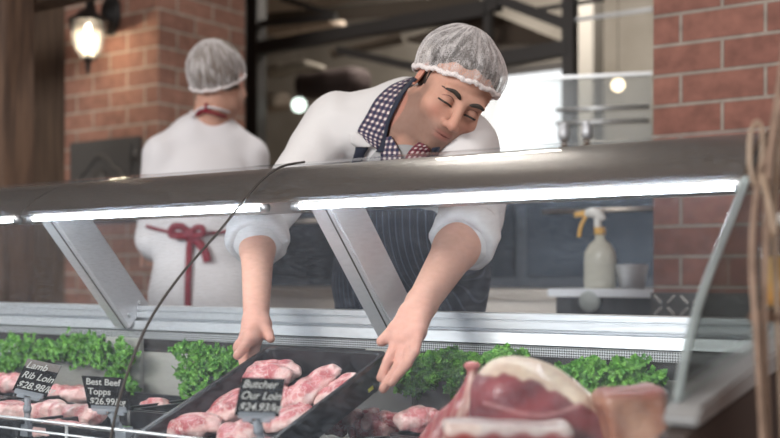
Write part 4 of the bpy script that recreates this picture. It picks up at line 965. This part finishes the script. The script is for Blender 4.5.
def torso(f, o):
    A1 = np.array([[.98, .19, -.08], [-.20, .90, -.40], [0, .40, .91]]).T; A1 /= np.linalg.norm(A1, axis=0)
    f.ell((-1.41, 2.13, .99), (.175+o, .125+o, .19), None, .03); f.ell((-1.36, 2.05, 1.12), (.165+o, .12+o, .16), A1, .06)
    f.ell((-1.275, 1.965, 1.275), (.180+o, .118+o, .165+o), A1, .06); f.cone(SR+V((.02, .01, 0)), SL+V((-.02, .01, 0)), .062+o, .060+o, .03)
    f.cone((-1.395, 1.885, 1.435), (-1.28, 1.925, 1.462), .060+o, .062+o, .03); f.cone((-1.28, 1.925, 1.462), SL, .060+o, .056+o, .03)
f = Field((-1.78, 1.56, .42), (-.86, 2.46, 1.64), .006)
torso(f, .010); f.cone((-1.41, 2.14, .95), (-1.43, 2.14, .50), .17, .20, .05)
f.cone(SR, ER, .066, .056, .025); f.cone(ER, ER.lerp(WR, .10), .056, .055, .01); f.cone(SL, EL, .066, .056, .025); f.cone(EL, EL.lerp(WL, .06), .056, .055, .01)
f.wrinkle(.010, 24, 11); f.wrinkle(.0045, 55, 12)
f.half((0, 0, .46), (0, 0, 1))
f.cone(NB+V((.03, -.05, .075)), NB+V((.01, -.03, .02)), .060, .068, .008, 'sub')
f.cone(NB+V((.02, -.07, .05)), NB+V((.045, -.14, -.09)), .060, .030, .008, 'sub')
coat = link('coat', f.mesh('coat', 1), M['coat'], man); coat['label'] = 'white work coat'
f = Field((-1.5, 1.7, 1.10), (-.98, 2.1, 1.56), .004)
f.cone(NB+V((.01, -.008, .0)), NB+V((-.02, .03, -.06)), .066, .09, .02); f.ell((-1.255, 1.925, 1.30), (.13, .10, .14), None, .04)
f.half(NB+V((.0, 0, .022)), (-.1, .1, -1)); ts = link('t_shirt', f.mesh('t_shirt', 1), M['tshirt'], man)
# rolled cuffs
for e_, w_, t0 in ((ER, WR, .10), (EL, WL, .05)):
    d = (w_-e_).normalized(); c0 = e_+d*((w_-e_).length*t0)
    mb = MB(); mb.lathe([(.046, .030), (.058, .032), (.064, .022), (.065, .0), (.062, -.022), (.056, -.034), (.046, -.03), (.044, 0), (.046, .03)], c0+d*.0, 40, axis=d)
    rr = random.Random(3)
    for v_ in mb.bm.verts: v_.co += V((math.sin(v_.co.z*140+v_.co.x*90), math.sin(v_.co.x*120), math.sin(v_.co.y*130+v_.co.x*70)))*.0022
    mb.build('rolled_cuff', M['coat'], coat, smooth=True)
# apron over the coat front
f = Field((-1.68, 1.60, .35), (-1.02, 2.2, 1.40), .006); torso(f, .022); f.cone((-1.41, 2.13, .95), (-1.43, 2.12, .40), .175, .20, .05); f.wrinkle(.010, 24, 11)
f.half((-1.40, 2.10, 1.0), (.16, -.92, -.1)); f.half((0, 1.88, 1.30), (.0, -.25, -1)); f.half((0, 0, .42), (0, 0, 1)); f.half((-1.165, 0, 1.2), (-1, 0, -.1)); 
me = f.mesh('apron', 1); uv = me.uv_layers.new(name='UVMap'); co = verts(me); li = np.zeros(len(me.loops), np.int32); me.loops.foreach_get('vertex_index', li); uv.data.foreach_set('uv', np.stack([co[li, 0], co[li, 2]], 1).astype(np.float32).ravel())
ap = link('apron', me, M['apron'], man); ap['label'] = 'navy pinstriped apron'
tree = bvh(man, coat, ts)
surf_strip('shirt_collar', tree, [((406, 79), (414, 77)), ((390, 86), (403, 88)), ((376, 99), (394, 103)), ((366, 116), (387, 122)), ((358, 130), (383, 140)), ((360, 137), (378, 150))], M['plaid'], man, .010)
surf_strip('collar_band', tree, [((414, 77), (417, 79)), ((403, 88), (406, 91)), ((393, 104), (397, 107)), ((386, 123), (390, 122)), ((382, 140), (387, 136)), ((376, 152), (385, 152))], M['navy'], man, .009)
surf_strip('shirt_placket', tree, [((384, 138), (391, 136)), ((381, 150), (399, 150)), ((381, 163), (404, 163))], M['plaid'], man, .008)
surf_strip('shirt_collar', tree, [((419, 142), (424, 144)), ((410, 150), (430, 151)), ((403, 162), (430, 163))], M['plaidred'], man, .012)
surf_strip('coat_lapel', tree, [((350, 134), (357, 132)), ((350, 142), (371, 144)), ((356, 147), (372, 147))], M['coat'], man, .012)
surf_strip('apron_strap', tree, [((356, 146), (369, 147)), ((354, 155), (364, 156)), ((349, 170), (360, 170))], M['navy'], man, .009)
surf_strip('apron_strap', tree, [((432, 148), (440, 147)), ((431, 156), (438, 157)), ((429, 170), (437, 170))], M['navy'], man, .010)
# trousers and shoes
f = Field((-1.75, 1.9, .12), (-1.1, 2.4, 1.05), .010)
for s in (-1, 1): f.cone((-1.41+s*.09, 2.15, .93), (-1.42+s*.10, 2.12, .55), .095, .07, .02); f.cone((-1.42+s*.10, 2.12, .55), (-1.42+s*.10, 2.15, .19), .07, .058, .01)
link('trousers', f.mesh('trousers', 1), M['trouser'], man)
def shoes(par, cs, d):
    for c_ in cs:
        c_ = V(c_); f = Field(np.array(c_[:])-.2, np.array(c_[:])+.2, .006); f.cone(c_+V((0, 0, .045)), c_+V(d)*.15+V((0, 0, .035)), .045, .036, .02); f.cone(c_+V((0, 0, .06)), c_+V((0, 0, .12)), .042, .045, .01); f.half((0, 0, .121), (0, 0, 1))
        link('shoe', f.mesh('shoe', 1), M['shoe'], par)
shoes(man, [(-1.52, 2.17, .12), (-1.32, 2.17, .12)], (0, -1, 0))

# ---- the worker seen from behind
D2 = 3.5
R2 = frame(-RT, -FW, math.radians(-14), math.radians(6), math.radians(2))
C2 = at(219, 82, D2); yb = RT*.94+FW*.34    # towards his right, in view right
fr_ = V((-yb.y, yb.x, 0)).normalized()
if fr_.dot(FW) < 0: fr_ = -fr_
yb = yb.normalized(); base = at(206, 140, D2+.03); base = V((base.x, base.y, 0))
def W2(r_, f_, z): return base+yb*r_+fr_*f_+V((0, 0, z))
f = Field((base.x-.5, base.y-.5, .75), (base.x+.5, base.y+.6, 2.02), .006)
H2 = head_sdf(f, C2, R2)
nb2 = W2(.01, .0, 1.60); f.cone(H2(0, .02, -.04), nb2, .055, .060, .025)
f.cone(W2(-.12, 0, 1.49), W2(.12, 0, 1.49), .04, .04, .03); f.cone(W2(-.03, 0, 1.40), W2(.03, 0, 1.40), .08, .08, .05); f.cone(W2(0, 0, 1.40), W2(0, 0, 1.05), .08, .08, .05)
arms2 = []
for s in (-1, 1):
    sh = W2(s*.142, .0, 1.505); el = W2(s*.158, .04, 1.24); wr = W2(s*.12, .27, 1.21); arms2.append((sh, el, wr)); f.chain([sh, el, wr], [.042, .036, .026], .015)
    mc = [wr+fr_*.08+yb*(k*.02-.03)+V((0, 0, -.005)) for k in range(4)]
    hand_sdf(f, wr, [([m_, m_+fr_*.035+V((0, 0, -.02)), m_+fr_*.05+V((0, 0, -.045))], [.011, .010, .0085]) for m_ in mc], .022)
    f.chain([wr+fr_*.02, wr-yb*s*.045+fr_*.05, wr-yb*s*.05+fr_*.085], [.015, .012, .009], .006)
me = f.mesh('worker', 1); paint(me, skin_cols(verts(me).astype(float), C2, R2, [], beard=.2)); man2 = link('person', me, M['skin'])
tag(man2, 'worker seen from behind in white coat with red apron ties and hairnet', 'person')
face_kit(man2, C2, R2, bvh(man2)); hair_cap(C2, R2, man2, M['hairtaupe']); net('hairnet', C2, R2, man2, 1.0, seed=9, z0=.004, sl=.56, hh=.135)
A2 = np.array([yb[:], fr_[:], UP[:]]).T
f = Field((base.x-.6, base.y-.55, .42), (base.x+.6, base.y+.6, 1.75), .009)
f.ell(W2(0, 0, 1.38), (.165, .12, .20), A2, .05); f.ell(W2(-.01, 0, 1.12), (.16, .125, .24), A2, .08); f.cone(W2(0, 0, 1.0), W2(0, 0, .50), .17, .21, .06)
f.cone(W2(-.135, 0, 1.515), W2(-.04, 0, 1.575), .060, .062, .04); f.cone(W2(-.04, 0, 1.575), W2(.04, 0, 1.575), .062, .062, .04); f.cone(W2(.04, 0, 1.575), W2(.135, 0, 1.515), .062, .060, .04); f.cone(W2(.012, .012, 1.58), W2(.012, .018, 1.628), .072, .066, .02)
for sh, el, wr in arms2: f.cone(sh, el, .060, .056, .02); f.cone(el, el.lerp(wr, .6), .056, .050, .02)
f.wrinkle(.008, 20, 31); f.half((0, 0, .48), (0, 0, 1)); f.cone(W2(.012, .03, 1.685), W2(.01, .03, 1.80), .062, .08, .01, 'sub')
coat2 = link('coat', f.mesh('coat', 1), M['coatback'], man2)
tree2 = bvh(coat2, man2)
def onb(px, py, off=.006):
    v = ray(px, py); h = tree2.ray_cast(V((0, 0, CZ)), v.normalized(), 6); t_ = (h[3]/v.length if h[0] else D2-.15); return V((0, 0, CZ))+v*(t_-off)
# coat collar, red neck strap, red bow
MB().tube(spline([onb(192, 118, .006), onb(198, 110, .010), onb(207, 107, .012), onb(219, 109, .012), onb(229, 112, .006)]), .006, 8, flat=.6).build('coat_collar', M['coatback'], coat2, smooth=True)
MB().tube(spline([onb(197, 115, .014), onb(203, 111, .020), onb(214, 113, .022), onb(226, 117, .016)]), .0075, 8, flat=.6).build('neck_strap', M['red'], man2, smooth=True)
MB().tube([onb(206, 113, .020), onb(206, 103, .014)], [.008, .006], 8, flat=.6).build('neck_strap', M['red'], man2, smooth=True)
bow = MB().lathe([(.001, -.016), (.014, -.012), (.017, 0), (.014, .012), (.001, .016)], onb(190, 234, .018), axis=yb).build('bow_knot', M['red'], man2, smooth=True)
def ribbon(pts, wd, nm):
    P_ = spline(pts, 6); n = -ray(190, 240).normalized(); rows = []
    for i, p in enumerate(P_):
        t_ = (P_[min(i+1, len(P_)-1)]-P_[max(i-1, 0)]).normalized(); s_ = n.cross(t_).normalized()
        rows.append([p-s_*wd/2, p+n*.004, p+s_*wd/2])
    MB().grid(rows).build(nm, M['red'], bow, smooth=True, solid=.003)
ribbon([onb(190, 234, .02), onb(182, 227, .035), onb(174, 227, .045), onb(171, 234, .04), onb(178, 236, .03), onb(190, 236, .022)], .022, 'bow_loop')
ribbon([onb(190, 234, .02), onb(196, 228, .035), onb(202, 228, .04), onb(203, 234, .035), onb(196, 236, .028), onb(190, 236, .022)], .018, 'bow_loop')
ribbon([onb(190, 237, .018), onb(189, 260, .012), onb(188, 285, .012), onb(188, 312, .012)], .020, 'bow_tail')
ribbon([onb(192, 237, .020), onb(199, 243, .018), onb(205, 252, .016), onb(208, 262, .014)], .026, 'bow_tail')
ribbon([onb(146, 226, .008), onb(160, 230, .008), onb(175, 233, .008), onb(190, 234, .010), onb(215, 233, .008), onb(236, 230, .008)], .009, 'waist_tie')
f = Field((base.x-.4, base.y-.4, .12), (base.x+.4, base.y+.4, 1.05), .010)
for s in (-1, 1): f.cone(W2(s*.09, 0, .95), W2(s*.10, 0, .56), .095, .075, .02); f.cone(W2(s*.10, 0, .56), W2(s*.10, 0, .19), .072, .06, .01)
link('trousers', f.mesh('trousers', 1), M['trouser'], man2)
shoes(man2, [W2(-.10, -.02, .12), W2(.10, -.02, .12)], fr_)

# ------------------------------------------------------------------ twine and jar at the right edge
t = empty('twine_strands', at(770, -10, 1.18), 'loose brown twine strands hanging in front of the case end', 'twine')
def strand(pts, r, m='twine'): MB().tube(spline([at(*p) for p in pts], 8), r, 8).build('strand', M[m], t, smooth=True)
strand([(792, -40, 1.2), (783, 60, 1.18), (772, 130, 1.17), (757, 190, 1.15), (752, 260, 1.14), (757, 340, 1.13), (764, 460, 1.12)], .0036)
strand([(800, -40, 1.2), (788, 80, 1.17), (776, 120, 1.16), (770, 160, 1.15), (766, 230, 1.15), (764, 330, 1.14), (768, 460, 1.13)], .004)
strand([(752, 128, 1.16), (757, 122, 1.16), (762, 130, 1.16), (762, 155, 1.16), (756, 185, 1.15), (750, 165, 1.15), (750, 138, 1.16), (753, 127, 1.16)], .0025, 'twinepale')
strand([(796, -40, 1.2), (786, 90, 1.18), (779, 150, 1.17), (774, 230, 1.16), (778, 330, 1.15), (784, 460, 1.14)], .003, 'twinepale')
strand([(762, 175, 1.14), (768, 200, 1.13), (775, 235, 1.13)], .0035, 'twinepale')
jx = at(787, 268, 1.19)
t = empty('honey_jar', (jx.x, jx.y, 1.08), 'glass jar with orange contents at the right edge beside the twine', 'jar')
MB().lathe([(.001, -.045), (.026, -.045), (.030, -.038), (.030, .022), (.022, .036), (.022, .045), (.001, .045)], jx).build('jar_glass', M['glassclear'], t, smooth=True)
MB().lathe([(.001, -.041), (.0265, -.041), (.0270, -.03), (.0268, .012), (.001, .013)], jx).build('jar_contents', M['jam'], t, smooth=True)
MB().lathe([(.001, .046), (.025, .046), (.0255, .058), (.001, .06)], jx).build('jar_lid', M['white_pl'], t, smooth=True)
MB().box((jx.x-.028, jx.y-.05, jx.z-.058), (jx.x+.35, jx.y+.05, jx.z-.0455)).build('wooden_shelf', M['wood'], None, bevel=.003)
o = bpy.data.objects['wooden_shelf']; tag(o, 'small wooden shelf at the right edge under the orange jar', 'shelf')
mbp = MB().box((jx.x+.28, jx.y-.045, .0005), (jx.x+.34, jx.y+.045, jx.z-.0585)).build('shelf_leg', M['wood'], o)
S.view_layers[0].update()
